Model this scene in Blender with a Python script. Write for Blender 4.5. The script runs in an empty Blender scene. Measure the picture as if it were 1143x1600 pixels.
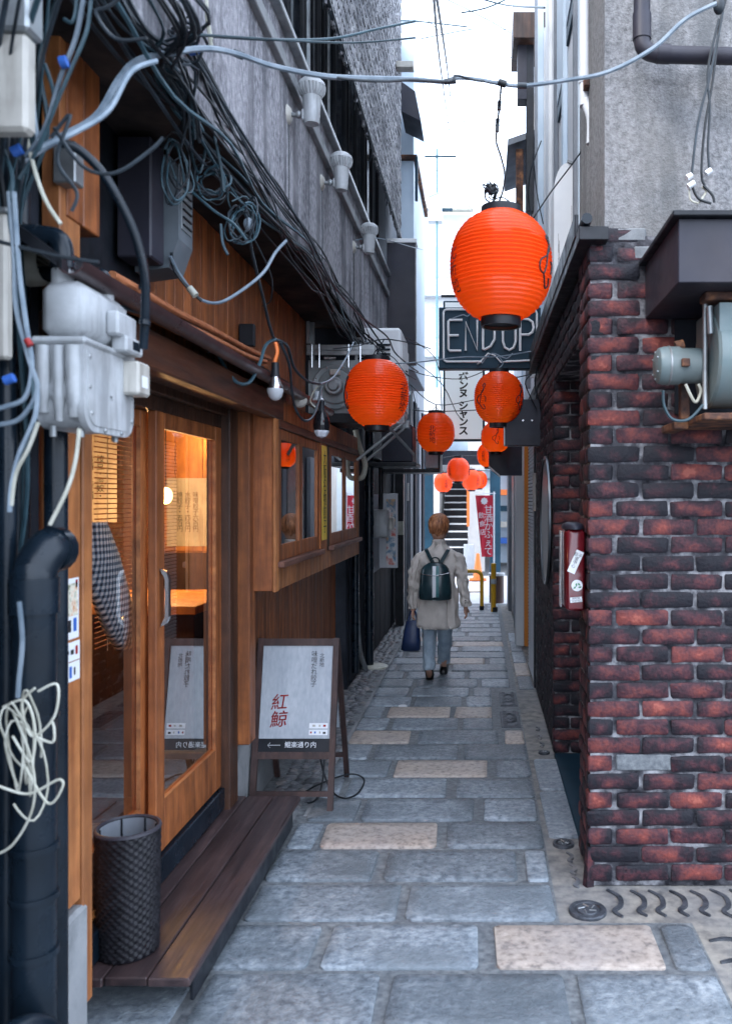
import bpy, bmesh, math, random
from mathutils import Vector, Matrix, noise
random.seed(7)
S = bpy.context.scene
COL = S.collection
R = math.radians
PI = math.pi
F, VX, VY, EYE = 1300.0, 750.0, 780.0, 1.6   # focal length in photo pixels, vanishing point, eye height

# ------------------------------------------------------------------ camera, world, sun, exposure
cd = bpy.data.cameras.new('camera'); cam = bpy.data.objects.new('camera', cd); COL.objects.link(cam)
cam.location = (0, 0, EYE); cam.rotation_euler = (R(90), 0, 0)
cd.sensor_fit = 'VERTICAL'; cd.sensor_height = 36; cd.sensor_width = 36
cd.lens = 36 * F / 1600
cd.shift_x = -(VX - 571.5) / 1600; cd.shift_y = -(800 - VY) / 1600
cd.clip_start = 0.05; cd.clip_end = 600
cd.dof.use_dof = True; cd.dof.focus_distance = 5.6; cd.dof.aperture_fstop = 3.6
S.camera = cam
W = bpy.data.worlds.new('World'); S.world = W; W.use_nodes = True
wn = W.node_tree; bg = wn.nodes['Background']
sky = wn.nodes.new('ShaderNodeTexSky'); sky.sky_type = 'NISHITA'; sky.sun_disc = False
sky.sun_elevation = R(48); sky.sun_rotation = R(222); sky.dust_density = 3.0; sky.air_density = 1.2
mixw = wn.nodes.new('ShaderNodeMix'); mixw.data_type = 'RGBA'; mixw.inputs[0].default_value = 0.72
wn.links.new(sky.outputs[0], mixw.inputs[6]); mixw.inputs[7].default_value = (11.4, 13.1, 16.0, 1)  # overcast cloud veil
wn.links.new(mixw.outputs[2], bg.inputs[0]); bg.inputs[1].default_value = 0.13
sl = bpy.data.lights.new('sun', 'SUN'); sl.energy = 1.2; sl.angle = R(25); sl.color = (1, .97, .93)
so = bpy.data.objects.new('sun', sl); COL.objects.link(so)
so.rotation_euler = (R(42), 0, R(-42))
S.view_settings.view_transform = 'Standard'; S.view_settings.look = 'None'
S.view_settings.gamma = 1; S.view_settings.use_curve_mapping = False
S.view_settings.exposure = 1.42
S.render.engine = 'CYCLES'
S.cycles.max_bounces = 8; S.cycles.diffuse_bounces = 4; S.cycles.glossy_bounces = 4
S.cycles.transparent_max_bounces = 10; S.cycles.sample_clamp_indirect = 6
S.cycles.use_denoising = True

def P(px, py, D):            # a point of the place from where the photo shows it and how far off it stands
    return Vector(((px - VX) * D / F, D, EYE - (py - VY) * D / F))
def Q(px, py, X):            # the same on a wall plane X = const
    return P(px, py, X * F / (px - VX))
def DX(px, X): return X * F / (px - VX)

# ------------------------------------------------------------------ helpers
def wloc(o):
    v = Vector((0, 0, 0))
    while o: v += o.location; o = o.parent
    return v
def tag(o, label=None, cat=None, group=None, kind=None):
    if label: o['label'] = label
    if cat: o['category'] = cat
    if group: o['group'] = group
    if kind: o['kind'] = kind
    return o
def thing(name, label, cat, loc=(0, 0, 0), group=None):
    o = bpy.data.objects.new(name, None); COL.objects.link(o); o.location = loc
    o.empty_display_size = .1
    return tag(o, label, cat, group)
def copy_tree(o, parent=None):
    c = o.copy(); COL.objects.link(c); c.parent = parent
    for ch in list(o.children): copy_tree(ch, c)
    return c

class MB:
    def __init__(s): s.v = []; s.f = []
    def box(s, x0, x1, y0, y1, z0, z1):
        n = len(s.v)
        s.v += [Vector(p) for p in ((x0,y0,z0),(x1,y0,z0),(x1,y1,z0),(x0,y1,z0),(x0,y0,z1),(x1,y0,z1),(x1,y1,z1),(x0,y1,z1))]
        s.f += [tuple(n + i for i in q) for q in ((0,3,2,1),(4,5,6,7),(0,1,5,4),(1,2,6,5),(2,3,7,6),(3,0,4,7))]
        return s
    def rbox(s, x0, x1, y0, y1, z0, z1, b=.004):
        b = min(b, abs(x1-x0)*.45, abs(y1-y0)*.45, abs(z1-z0)*.45)
        lo, hi = (x0, y0, z0), (x1, y1, z1); n = len(s.v); ix = {}
        c = Vector(((x0+x1)/2, (y0+y1)/2, (z0+z1)/2))
        for sx in (0, 1):
            for sy in (0, 1):
                for sz in (0, 1):
                    sg = (sx, sy, sz)
                    for a in range(3):
                        p = [(hi[k] if sg[k] else lo[k]) + (0 if k == a else (-b if sg[k] else b)) for k in range(3)]
                        ix[(sg, a)] = len(s.v); s.v.append(Vector(p))
        fs = []
        for a in range(3):
            o = [k for k in range(3) if k != a]
            for sa in (0, 1):
                q = []
                for (u, w) in ((0,0),(1,0),(1,1),(0,1)):
                    sg = [0,0,0]; sg[a] = sa; sg[o[0]] = u; sg[o[1]] = w; q.append(ix[(tuple(sg), a)])
                fs.append(q)
        for a in range(3):
            o = [k for k in range(3) if k != a]
            for (u, w) in ((0,0),(1,0),(1,1),(0,1)):
                s0 = [0,0,0]; s1 = [0,0,0]; s1[a] = 1
                for t in (s0, s1): t[o[0]] = u; t[o[1]] = w
                fs.append([ix[(tuple(s0),o[0])], ix[(tuple(s1),o[0])], ix[(tuple(s1),o[1])], ix[(tuple(s0),o[1])]])
        for sx in (0, 1):
            for sy in (0, 1):
                for sz in (0, 1): fs.append([ix[((sx,sy,sz),a)] for a in range(3)])
        for q in fs:
            p = [s.v[i] for i in q]; m = sum(p, Vector()) / len(p)
            if (p[1]-p[0]).cross(p[2]-p[1]).dot(m - c) < 0: q.reverse()
            s.f.append(tuple(q))
        return s
    def poly(s, pts):
        n = len(s.v); s.v += [Vector(p) for p in pts]; s.f.append(tuple(range(n, n+len(pts)))); return s
    def prism(s, pts, d):
        """extrude polygon pts by vector d"""
        n = len(s.v); k = len(pts); d = Vector(d)
        s.v += [Vector(p) for p in pts] + [Vector(p) + d for p in pts]
        s.f.append(tuple(range(n, n+k))[::-1]); s.f.append(tuple(range(n+k, n+2*k)))
        for i in range(k): j = (i+1) % k; s.f.append((n+i, n+j, n+k+j, n+k+i))
        return s
    def loft(s, rings, cap=True, close=True):
        n = len(s.v); k = len(rings[0])
        for r in rings: s.v += [Vector(p) for p in r]
        for a in range(len(rings)-1):
            for i in range(k if close else k-1):
                j = (i+1) % k; s.f.append((n+a*k+i, n+a*k+j, n+(a+1)*k+j, n+(a+1)*k+i))
        if cap and close:
            s.f.append(tuple(n+i for i in range(k))[::-1]); m = n+(len(rings)-1)*k; s.f.append(tuple(m+i for i in range(k)))
        return s
    def tube(s, pts, r, n=8, cap=True, sq=None):
        pts = [Vector(p) for p in pts]; K = len(pts)
        rs = r if isinstance(r, (list, tuple)) else [r]*K
        t0 = (pts[1]-pts[0]).normalized()
        u = t0.orthogonal().normalized() if abs(t0.z) > .9 else t0.cross(Vector((0,0,1))).normalized()
        rings = []; prev = t0
        for i, p in enumerate(pts):
            t = (pts[min(i+1, K-1)] - pts[max(i-1, 0)]).normalized()
            if t.length < .5: t = prev
            q = prev.rotation_difference(t); u = q @ u; prev = t; w = t.cross(u)
            rings.append([p + (u*math.cos(2*PI*(j+.5)/n) + w*math.sin(2*PI*(j+.5)/n))*rs[i] for j in range(n)])
        return s.loft(rings, cap)
    def cyl(s, a, b, r, n=16, r2=None): return s.tube([a, b], [r, r if r2 is None else r2], n)
    def lathe(s, prof, n=24, at=(0,0,0), axis='z', cap=True, fn=None):
        at = Vector(at); rings = []
        for (r, h) in prof:
            ring = []
            for j in range(n):
                a = 2*PI*j/n; rr = r if fn is None else fn(r, h, a)
                x, y = rr*math.cos(a), rr*math.sin(a)
                ring.append(at + (Vector((x,y,h)) if axis=='z' else Vector((x,h,-y)) if axis=='y' else Vector((h,x,y))))
            rings.append(ring)
        return s.loft(rings, cap)
    def ell(s, c, rx, ry, rz, n=16, m=10, fn=None):
        c = Vector(c); rings = []
        for i in range(m+1):
            t = PI*i/m*.998+.001
            rings.append([c + Vector((rx*math.sin(t)*math.cos(2*PI*j/n), ry*math.sin(t)*math.sin(2*PI*j/n), -rz*math.cos(t))) for j in range(n)])
        return s.loft(rings)
    def xf(s, M, start=0):
        for i in range(start, len(s.v)): s.v[i] = M @ s.v[i]
        return s
    def mesh(s, name, mat, smooth=False, off=None):
        me = bpy.data.meshes.new(name)
        me.from_pydata([tuple(v - off) if off else tuple(v) for v in s.v], [], s.f)
        if mat: me.materials.append(mat)
        if smooth:
            me.shade_smooth()
            me.set_sharp_from_angle(angle=R(smooth if smooth > 1 else 40))
        return me
    def build(s, name, mat, parent=None, smooth=False, label=None, cat=None, group=None, kind=None):
        off = wloc(parent) if parent else None
        o = bpy.data.objects.new(name, s.mesh(name, mat, smooth, off)); COL.objects.link(o)
        if parent: o.parent = parent
        return tag(o, label, cat, group, kind)

def fix(o):   # consistent outward normals
    bm = bmesh.new(); bm.from_mesh(o.data); bmesh.ops.recalc_face_normals(bm, faces=bm.faces); bm.to_mesh(o.data); bm.free(); return o
def catmull(pts, k=6):
    pts = [Vector(p) for p in pts]; out = []
    for i in range(len(pts)-1):
        p0, p1, p2, p3 = pts[max(i-1,0)], pts[i], pts[i+1], pts[min(i+2,len(pts)-1)]
        for j in range(k):
            t = j/k
            out.append(.5*((2*p1) + (p2-p0)*t + (2*p0-5*p1+4*p2-p3)*t*t + (3*p1-p0-3*p2+p3)*t**3))
    return out + [pts[-1]]
def sag(a, b, d, n=14):
    a, b = Vector(a), Vector(b)
    return [a.lerp(b, i/n) - Vector((0,0,4*d*(i/n)*(1-i/n))) for i in range(n+1)]
def mk(name, mt_, parent, *boxes, b=.004, **kw):
    m = MB()
    for q in boxes: m.rbox(*q, b=b)
    return m.build(name, mt_, parent, **kw)

# text: glyph outlines as flat meshes; M maps the xy plane of the text into the world
def text_mb(body, size, M, ext=0, align='CENTER', warp=None, bold=0):
    c = bpy.data.curves.new('t', 'FONT'); c.body = body; c.size = size; c.align_x = align; c.align_y = 'CENTER'
    c.extrude = ext; c.resolution_u = 4; c.space_line = .92; c.offset = bold
    o = bpy.data.objects.new('t', c); COL.objects.link(o)
    dg = bpy.context.evaluated_depsgraph_get(); me = o.evaluated_get(dg).to_mesh()
    m = MB(); m.v = [v.co.copy() for v in me.vertices]; m.f = [tuple(p.vertices) for p in me.polygons]
    o.to_mesh_clear(); bpy.data.objects.remove(o); bpy.data.curves.remove(c)
    m.v = [warp(v) for v in m.v] if warp else [M @ v for v in m.v]
    return m
def join(ms):
    r = MB()
    for m in ms: n = len(r.v); r.v += m.v; r.f += [tuple(i+n for i in f) for f in m.f]
    return r
def frontM(x, y, z, yaw=0, tilt=0):  # text plane facing the camera side (-Y)
    return Matrix.Translation((x,y,z)) @ Matrix.Rotation(yaw,4,'Z') @ Matrix.Rotation(tilt,4,'X') @ Matrix.Rotation(PI/2,4,'X')

# ------------------------------------------------------------------ materials
def nt(name):
    m = bpy.data.materials.new(name); m.use_nodes = True; t = m.node_tree
    return m, t, t.nodes['Principled BSDF']
def mat(name, cols, scale=6, stretch=(1,1,1), detail=6, rough=.6, bump=.2, bscale=None, metal=0, rnd=.0, coord='pos',
        pos=None, spec=.5, bdist=.004, streak=None, dirt=None, coat=0, rr=.0):
    """cols: colours along a noise; rnd: value change per object; streak=(colour, amount, stretch) second layer; dirt=(colour, scale, amount)"""
    m, t, b = nt(name); N = t.nodes.new; L = t.links.new
    geo = N('ShaderNodeNewGeometry'); tc = N('ShaderNodeTexCoord'); oi = N('ShaderNodeObjectInfo')
    src = geo.outputs['Position'] if coord == 'pos' else tc.outputs['Object']
    add = N('ShaderNodeVectorMath'); add.operation = 'MULTIPLY_ADD'
    cmb = N('ShaderNodeCombineXYZ')
    for k in range(3):
        q = N('ShaderNodeMath'); q.operation = 'MULTIPLY'; q.inputs[1].default_value = (37.0, 61.0, 23.0)[k]*(1 if rnd or coord=='obj' else 0); L(oi.outputs['Random'], q.inputs[0]); L(q.outputs[0], cmb.inputs[k])
    L(src, add.inputs[0]); add.inputs[1].default_value = (1,1,1); L(cmb.outputs[0], add.inputs[2])
    def nz(sc, st, det, ro=.6):
        mp = N('ShaderNodeVectorMath'); mp.operation = 'MULTIPLY'; mp.inputs[1].default_value = st; L(add.outputs[0], mp.inputs[0])
        n = N('ShaderNodeTexNoise'); n.inputs['Scale'].default_value = sc; n.inputs['Detail'].default_value = det; n.inputs['Roughness'].default_value = ro
        L(mp.outputs[0], n.inputs['Vector']); return n
    n1 = nz(scale, stretch, detail)
    r = N('ShaderNodeValToRGB'); e = r.color_ramp.elements
    K = len(cols); ps = pos or [(.32 + .36*i/max(K-1,1)) for i in range(K)]
    while len(e) < K: e.new(.5)
    for i in range(K): e[i].position = ps[i]; e[i].color = (*cols[i], 1)
    if K == 1: e[1].color = (*cols[0], 1)
    L(n1.outputs[0], r.inputs[0]); c = r.outputs[0]
    def mix(a, colr, fac_out, amt, mode='MIX', lo=.32, hi=.7):
        x = N('ShaderNodeMix'); x.data_type = 'RGBA'; x.blend_type = mode
        f = N('ShaderNodeMapRange'); f.inputs[1].default_value = lo; f.inputs[2].default_value = hi; f.inputs[4].default_value = amt
        L(fac_out, f.inputs[0]); L(f.outputs[0], x.inputs[0]); L(a, x.inputs[6]); x.inputs[7].default_value = (*colr, 1); return x.outputs[2]
    if streak: c = mix(c, streak[0], nz(streak[3] if len(streak) > 3 else 5, streak[2], 4).outputs[0], streak[1], lo=streak[4] if len(streak) > 4 else .32, hi=streak[5] if len(streak) > 4 else .7)
    if dirt: c = mix(c, dirt[0], nz(dirt[1], (1,1,1), 5).outputs[0], dirt[2])
    if rnd:
        h = N('ShaderNodeHueSaturation'); mr = N('ShaderNodeMapRange'); mr.inputs[3].default_value = 1-rnd; mr.inputs[4].default_value = 1+rnd
        L(oi.outputs['Random'], mr.inputs[0]); L(mr.outputs[0], h.inputs['Value']); L(c, h.inputs['Color']); c = h.outputs[0]
    L(c, b.inputs['Base Color'])
    b.inputs['Metallic'].default_value = metal; b.inputs['Specular IOR Level'].default_value = spec
    if coat: b.inputs['Coat Weight'].default_value = coat; b.inputs['Coat Roughness'].default_value = .15
    if rr:
        x = N('ShaderNodeMapRange'); x.inputs[1].default_value = .3; x.inputs[2].default_value = .7; x.inputs[3].default_value = rough-rr; x.inputs[4].default_value = rough+rr
        L(nz(scale*1.7, stretch, 4).outputs[0], x.inputs[0]); L(x.outputs[0], b.inputs['Roughness'])
    else: b.inputs['Roughness'].default_value = rough
    if bump:
        bp = N('ShaderNodeBump'); bp.inputs['Strength'].default_value = bump; bp.inputs['Distance'].default_value = bdist
        L(nz(bscale or scale*4, stretch, 5, .65).outputs[0], bp.inputs['Height']); L(bp.outputs[0], b.inputs['Normal'])
    return m
def plain(name, col, rough=.5, metal=0, bump=0, emit=0, ecol=None, spec=.5):
    m, t, b = nt(name); b.inputs['Base Color'].default_value = (*col, 1); b.inputs['Roughness'].default_value = rough
    b.inputs['Metallic'].default_value = metal; b.inputs['Specular IOR Level'].default_value = spec
    if emit: b.inputs['Emission Color'].default_value = (*(ecol or col), 1); b.inputs['Emission Strength'].default_value = emit
    return m
M_ = {}
def wood(name, a, b_, axis='z', rough=.55, rnd=.18, **kw):
    st = {'z': (9,9,.7), 'y': (9,.7,9), 'x': (.7,9,9)}[axis]
    mid = tuple((p+q)/2 for p, q in zip(a, b_))
    M_[name] = mat(name, [b_, mid, a], 3.0, st, 7, rough=rough, bump=.35, bscale=9, rnd=rnd, rr=.12, streak=(tuple(x*.25 for x in b_), .65, st, 1.4), dirt=(tuple(x*.3 for x in b_), 13, .45), **kw)
OR, DK = (.56,.18,.05), (.22,.062,.018)
wood('wood_v', OR, DK); wood('wood_y', (.17,.055,.022), (.055,.018,.009), 'y'); wood('wood_x', (.33,.115,.042), (.15,.048,.02), 'x')
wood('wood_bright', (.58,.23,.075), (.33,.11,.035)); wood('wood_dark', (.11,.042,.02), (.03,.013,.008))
wood('wood_bright_y', (.58,.23,.075), (.33,.11,.035), 'y'); wood('wood_rose_y', (.34,.15,.10), (.17,.07,.05), 'y')
wood('deck', (.105,.064,.062), (.032,.021,.024), 'y', rough=.42, rnd=.12); wood('sign_wood', (.10,.05,.042), (.04,.022,.022), 'z', rnd=.1)
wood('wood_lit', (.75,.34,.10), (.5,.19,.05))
M_['stucco_l'] = mat('stucco_left', [(.08,.082,.095),(.24,.24,.265),(.44,.435,.46)], 45, (1,1,.7), 8, rough=.95, bump=1, bscale=120, bdist=.006, spec=.15,
                     streak=((.03,.034,.045), .9, (9,9,.5), .8, .46, .60), dirt=((.52,.51,.54), 3.2, .45))
M_['stucco_r'] = mat('stucco_right', [(.10,.105,.115),(.215,.22,.235),(.31,.315,.33)], 55, (1,1,1), 8, rough=.95, bump=1, bscale=110, bdist=.007, spec=.15,
                     streak=((.08,.09,.10), .75, (3,3,.45), 1.4, .5, .62), dirt=((.25,.235,.22), 1.8, .5))
M_['concrete'] = mat('concrete', [(.15,.16,.17),(.32,.33,.34),(.45,.45,.46)], 5, rough=.9, bump=.7, bscale=50, spec=.2, dirt=((.06,.07,.08), 2.5, .6))
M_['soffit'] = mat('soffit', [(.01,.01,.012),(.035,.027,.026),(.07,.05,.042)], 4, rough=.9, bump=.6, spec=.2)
M_['asphalt'] = mat('asphalt', [(.05,.055,.06),(.09,.095,.10)], 8, rough=.9, bump=.5, bscale=60)
M_['mortar'] = mat('mortar', [(.10,.11,.12),(.18,.195,.205),(.27,.285,.29)], 34, rough=.62, bump=.7, bscale=70, dirt=((.10,.11,.13), 1.5, .5), spec=.3)
M_['brickmortar'] = mat('brick_mortar', [(.012,.012,.016),(.07,.07,.08),(.36,.36,.38)], 10, rough=.95, bump=.8, bscale=80, spec=.2, pos=[.35,.5,.68])
M_['paver'] = mat('paver', [(.135,.16,.19),(.285,.325,.365),(.41,.45,.485)], 34, detail=11, rough=.44, bump=1, bscale=60, bdist=.007, rnd=.26, rr=.22, streak=((.16,.185,.205), .8, (1,1,1), 2.2, .45, .62), dirt=((.10,.125,.15), 9.0, .5), pos=[.34,.5,.64])
M_['paver_pink'] = mat('paver_pink', [(.17,.14,.12),(.45,.37,.31),(.60,.51,.44)], 34, detail=9, rough=.5, bump=.9, bscale=28, bdist=.006, rnd=.1, dirt=((.30,.29,.31), 4, .45), pos=[.3,.48,.7])
M_['tan'] = mat('tan_mortar', [(.11,.105,.10),(.26,.24,.215),(.38,.35,.30)], 14, rough=.85, bump=.5, bscale=50, dirt=((.18,.19,.21), 2, .7))
M_['cobble'] = mat('cobble', [(.05,.055,.065),(.13,.135,.15),(.27,.24,.22)], 9, rough=.55, bump=.5, rnd=.35, rr=.15)
M_['iron'] = mat('cast_iron', [(.03,.035,.045),(.11,.12,.14)], 20, rough=.5, bump=.5, metal=.3)
M_['black'] = mat('black_metal', [(.006,.008,.011),(.017,.019,.025)], 8, spec=.35, rough=.42, bump=.15, rr=.12)
M_['hood'] = mat('hood_metal', [(.011,.013,.024),(.026,.028,.046)], 3, spec=.35, rough=.45, bump=.1, rr=.1, dirt=((.07,.055,.05), 2, .4))
M_['navy'] = mat('navy_paint', [(.005,.026,.045),(.012,.048,.078)], 3, spec=.25, rough=.5, bump=.1)
M_['pipe'] = mat('dark_pipe', [(.003,.007,.012),(.008,.016,.026)], 6, rough=.30, bump=.08, rr=.1, spec=.35)
M_['cable'] = mat('cable_black', [(.005,.009,.013),(.02,.03,.04)], 15, rough=.5, bump=0, rnd=.5)
M_['cable_g'] = mat('cable_grey', [(.10,.14,.18),(.24,.29,.34)], 15, rough=.5, bump=0, rnd=.3)
M_['cable_w'] = mat('cable_cream', [(.36,.35,.28),(.56,.56,.49)], 15, rough=.5, bump=0, rnd=.15)
M_['teal'] = mat('cable_teal', [(.015,.04,.055),(.04,.09,.115)], 15, rough=.45, bump=0, rnd=.4)
M_['copper'] = mat('copper_wrap', [(.32,.10,.04),(.52,.19,.08)], 20, rough=.6, bump=.3)
M_['grey_met'] = mat('meter_grey', [(.36,.38,.40),(.52,.54,.56)], 7, rough=.5, bump=.15, rr=.1, streak=((.16,.17,.18), .55, (9,9,1), 2.5, .5, .64), dirt=((.20,.20,.19), 9, .45))
M_['cream'] = mat('cream_plastic', [(.42,.40,.36),(.57,.55,.50)], 6, rough=.5, bump=.08, streak=((.20,.18,.15), .5, (9,9,1), 2.5, .5, .64), dirt=((.22,.20,.18), 8, .45))
M_['white'] = mat('white_paint', [(.62,.64,.66),(.78,.79,.80)], 3, rough=.55, bump=.05, dirt=((.45,.46,.47), 1.5, .4))
M_['galv'] = mat('galvanised', [(.22,.25,.27),(.42,.46,.48)], 9, rough=.42, bump=.1, metal=.6, dirt=((.2,.12,.07), 5, .3))
M_['fangrey'] = mat('fan_grey', [(.20,.24,.25),(.32,.36,.37)], 5, rough=.5, bump=.1, metal=.3, dirt=((.08,.09,.1), 4, .5))
M_['rust'] = mat('rust', [(.025,.016,.015),(.085,.038,.026),(.28,.12,.05)], 14, rough=.85, bump=.6)
M_['rope'] = mat('rope', [(.14,.14,.16),(.42,.42,.44),(.64,.63,.63)], 20, rough=.9, bump=.4, dirt=((.04,.045,.06), 2.0, .75))
M_['darkglass'] = plain('dark_glass', (.012,.018,.026), .06)
M_['steel'] = plain('steel', (.55,.56,.58), .25, 1); M_['dsteel'] = plain('dark_steel', (.10,.11,.12), .35, 1)
M_['blackp'] = plain('black_ink', (.012,.012,.014), .6)
M_['redp'] = plain('red_ink', (.30,.012,.012), .6)
M_['whitep'] = plain('white_print', (.75,.77,.8), .5)
M_['bluep'] = plain('blue_print', (.03,.12,.45), .5)
M_['redbox'] = mat('red_box', [(.08,.004,.008),(.14,.008,.014)], 5, rough=.25, bump=.03, coat=.4)
M_['yellow'] = mat('yellow_paint', [(.68,.33,.01),(.82,.46,.02)], 6, rough=.4, bump=.1)
M_['orange'] = plain('orange_plastic', (.85,.20,.04), .5)
M_['cone_white'] = plain('cone_white', (.8,.8,.8), .5)
M_['panel'] = mat('sign_panel', [(.40,.44,.48),(.56,.59,.62)], 14, (4,4,1), 7, rough=.35, bump=.1, coat=.2, dirt=((.22,.26,.32), 1.5, .5))
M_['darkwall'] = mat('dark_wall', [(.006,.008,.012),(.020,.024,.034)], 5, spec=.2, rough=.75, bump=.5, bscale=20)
M_['greywall'] = mat('grey_wall', [(.16,.18,.21),(.28,.30,.33)], 3, rough=.7, bump=.2, streak=((.08,.09,.11), .5, (4,4,.4), 1.5))
M_['lightwall'] = mat('light_wall', [(.62,.65,.69),(.80,.82,.85)], 2, rough=.7, bump=.15, streak=((.35,.37,.4), .45, (4,4,.4), 1.2))
M_['bluewall'] = mat('pale_blue_wall', [(.42,.52,.62),(.55,.64,.72)], 2, rough=.6, bump=.1)

def glass(name, tint=(1,1,1), k=1.6, tr=1.0):
    m, t, b = nt(name); N = t.nodes.new; L = t.links.new
    tr_ = N('ShaderNodeBsdfTransparent'); tr_.inputs[0].default_value = (*[c*tr for c in tint], 1)
    gl = N('ShaderNodeBsdfGlossy'); gl.inputs['Roughness'].default_value = .015; gl.inputs[0].default_value = (1,1,1,1)
    fr = N('ShaderNodeFresnel'); fr.inputs[0].default_value = 1.5
    mu = N('ShaderNodeMath'); mu.operation = 'MULTIPLY'; mu.inputs[1].default_value = k; mu.use_clamp = True
    mx = N('ShaderNodeMixShader'); L(fr.outputs[0], mu.inputs[0]); L(mu.outputs[0], mx.inputs[0]); L(tr_.outputs[0], mx.inputs[1]); L(gl.outputs[0], mx.inputs[2])
    L(mx.outputs[0], t.nodes['Material Output'].inputs[0]); return m
M_['glass'] = glass('window_glass', k=2.3, tr=.8)
# brick: burnt dark skin round a redder heart, a different firing for each brick
def brick_mat():
    m, t, b = nt('brick'); N = t.nodes.new; L = t.links.new
    tc = N('ShaderNodeTexCoord'); oi = N('ShaderNodeObjectInfo'); geo = N('ShaderNodeNewGeometry')
    sb = N('ShaderNodeVectorMath'); sb.operation = 'SUBTRACT'; sb.inputs[1].default_value = (.5,.5,.5); L(tc.outputs['Generated'], sb.inputs[0])
    sp = N('ShaderNodeSeparateXYZ'); L(sb.outputs[0], sp.inputs[0])
    def mth(op, a, c=None, d=None):
        q = N('ShaderNodeMath'); q.operation = op
        for i, v in enumerate((a, c, d)):
            if v is None: continue
            if isinstance(v, (int, float)): q.inputs[i].default_value = v
            else: L(v, q.inputs[i])
        return q.outputs[0]
    ax = mth('ABSOLUTE', sp.outputs[0]); az = mth('ABSOLUTE', sp.outputs[2])
    d = mth('MAXIMUM', ax, az)
    rv = N('ShaderNodeVectorMath'); rv.operation = 'ADD'; cm = N('ShaderNodeCombineXYZ')
    L(mth('MULTIPLY', oi.outputs['Random'], 91.0), cm.inputs[0]); L(mth('MULTIPLY', oi.outputs['Random'], 47.0), cm.inputs[2])
    L(geo.outputs['Position'], rv.inputs[0]); L(cm.outputs[0], rv.inputs[1])
    n = N('ShaderNodeTexNoise'); n.inputs['Scale'].default_value = 11; n.inputs['Detail'].default_value = 6; L(rv.outputs[0], n.inputs['Vector'])
    n2 = N('ShaderNodeTexNoise'); n2.inputs['Scale'].default_value = 70; n2.inputs['Detail'].default_value = 6; L(rv.outputs[0], n2.inputs['Vector'])
    e = mth('MULTIPLY_ADD', n.outputs[0], 1.7, -.46)                # blotches
    e = mth('SUBTRACT', e, mth('MULTIPLY', d, .75))                 # dark rim
    e = mth('MULTIPLY_ADD', n2.outputs[0], .6, mth('SUBTRACT', e, .12))
    h = N('ShaderNodeTexWhiteNoise'); h.noise_dimensions = '1D'; L(oi.outputs['Random'], h.inputs['W'])
    e = mth('MULTIPLY_ADD', h.outputs[0], .6, e); e = mth('SUBTRACT', e, .32)
    r = N('ShaderNodeValToRGB'); el = r.color_ramp.elements
    cs = [(.0,(.012,.012,.018)),(.20,(.024,.014,.020)),(.42,(.065,.024,.032)),(.62,(.13,.038,.038)),(.84,(.21,.050,.042)),(1,(.33,.095,.07))]
    while len(el) < len(cs): el.new(.5)
    for i, (p, c) in enumerate(cs): el[i].position = p; el[i].color = (*c, 1)
    L(e, r.inputs[0]); L(r.outputs[0], b.inputs['Base Color']); b.inputs['Roughness'].default_value = .6; b.inputs['Specular IOR Level'].default_value = .28
    bp = N('ShaderNodeBump'); bp.inputs['Strength'].default_value = .8; bp.inputs['Distance'].default_value = .005
    L(n2.outputs[0], bp.inputs['Height']); L(bp.outputs[0], b.inputs['Normal']); return m
M_['brick'] = brick_mat()
def check_mat():
    m, t, b = nt('gingham'); N = t.nodes.new; L = t.links.new
    geo = N('ShaderNodeNewGeometry'); sp = N('ShaderNodeSeparateXYZ'); L(geo.outputs['Position'], sp.inputs[0])
    def st(o, s):
        a = N('ShaderNodeMath'); a.operation = 'MULTIPLY'; a.inputs[1].default_value = s; L(o, a.inputs[0])
        f = N('ShaderNodeMath'); f.operation = 'FRACT'; L(a.outputs[0], f.inputs[0])
        g = N('ShaderNodeMath'); g.operation = 'GREATER_THAN'; g.inputs[1].default_value = .5; L(f.outputs[0], g.inputs[0]); return g.outputs[0]
    mu = N('ShaderNodeMath'); mu.operation = 'ADD'; L(st(sp.outputs[1], 55), mu.inputs[0]); L(st(sp.outputs[2], 45), mu.inputs[1])
    r = N('ShaderNodeValToRGB'); r.color_ramp.interpolation = 'CONSTANT'; e = r.color_ramp.elements
    e[0].color = (.92,.94,.96,1); e[1].position = .3; e[1].color = (.26,.35,.45,1); x = e.new(.75); x.color = (.015,.03,.06,1)
    dv = N('ShaderNodeMath'); dv.operation = 'MULTIPLY'; dv.inputs[1].default_value = .5; L(mu.outputs[0], dv.inputs[0])
    L(dv.outputs[0], r.inputs[0]); L(r.outputs[0], b.inputs['Base Color']); b.inputs['Roughness'].default_value = .9; return m
M_['check'] = check_mat()
def lantern_mat():
    m, t, b = nt('lantern_paper'); N = t.nodes.new; L = t.links.new
    b.inputs['Base Color'].default_value = (.95,.085,.012,1); b.inputs['Roughness'].default_value = .24
    tl = N('ShaderNodeBsdfTranslucent'); tl.inputs[0].default_value = (1,.25,.02,1)
    mx = N('ShaderNodeMixShader'); mx.inputs[0].default_value = .40
    L(b.outputs[0], mx.inputs[1]); L(tl.outputs[0], mx.inputs[2]); L(mx.outputs[0], t.nodes['Material Output'].inputs[0])
    n = N('ShaderNodeTexNoise'); n.inputs['Scale'].default_value = 40; bp = N('ShaderNodeBump'); bp.inputs['Strength'].default_value = .1
    L(n.outputs[0], bp.inputs['Height']); L(bp.outputs[0], b.inputs['Normal']); return m
M_['lantern'] = lantern_mat()
# ================================================================== ground and paving
MB().poly([(-150,-60,-.06),(150,-60,-.06),(150,250,-.06),(-150,250,-.06)]).build('ground', M_['asphalt'], kind='structure')



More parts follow.
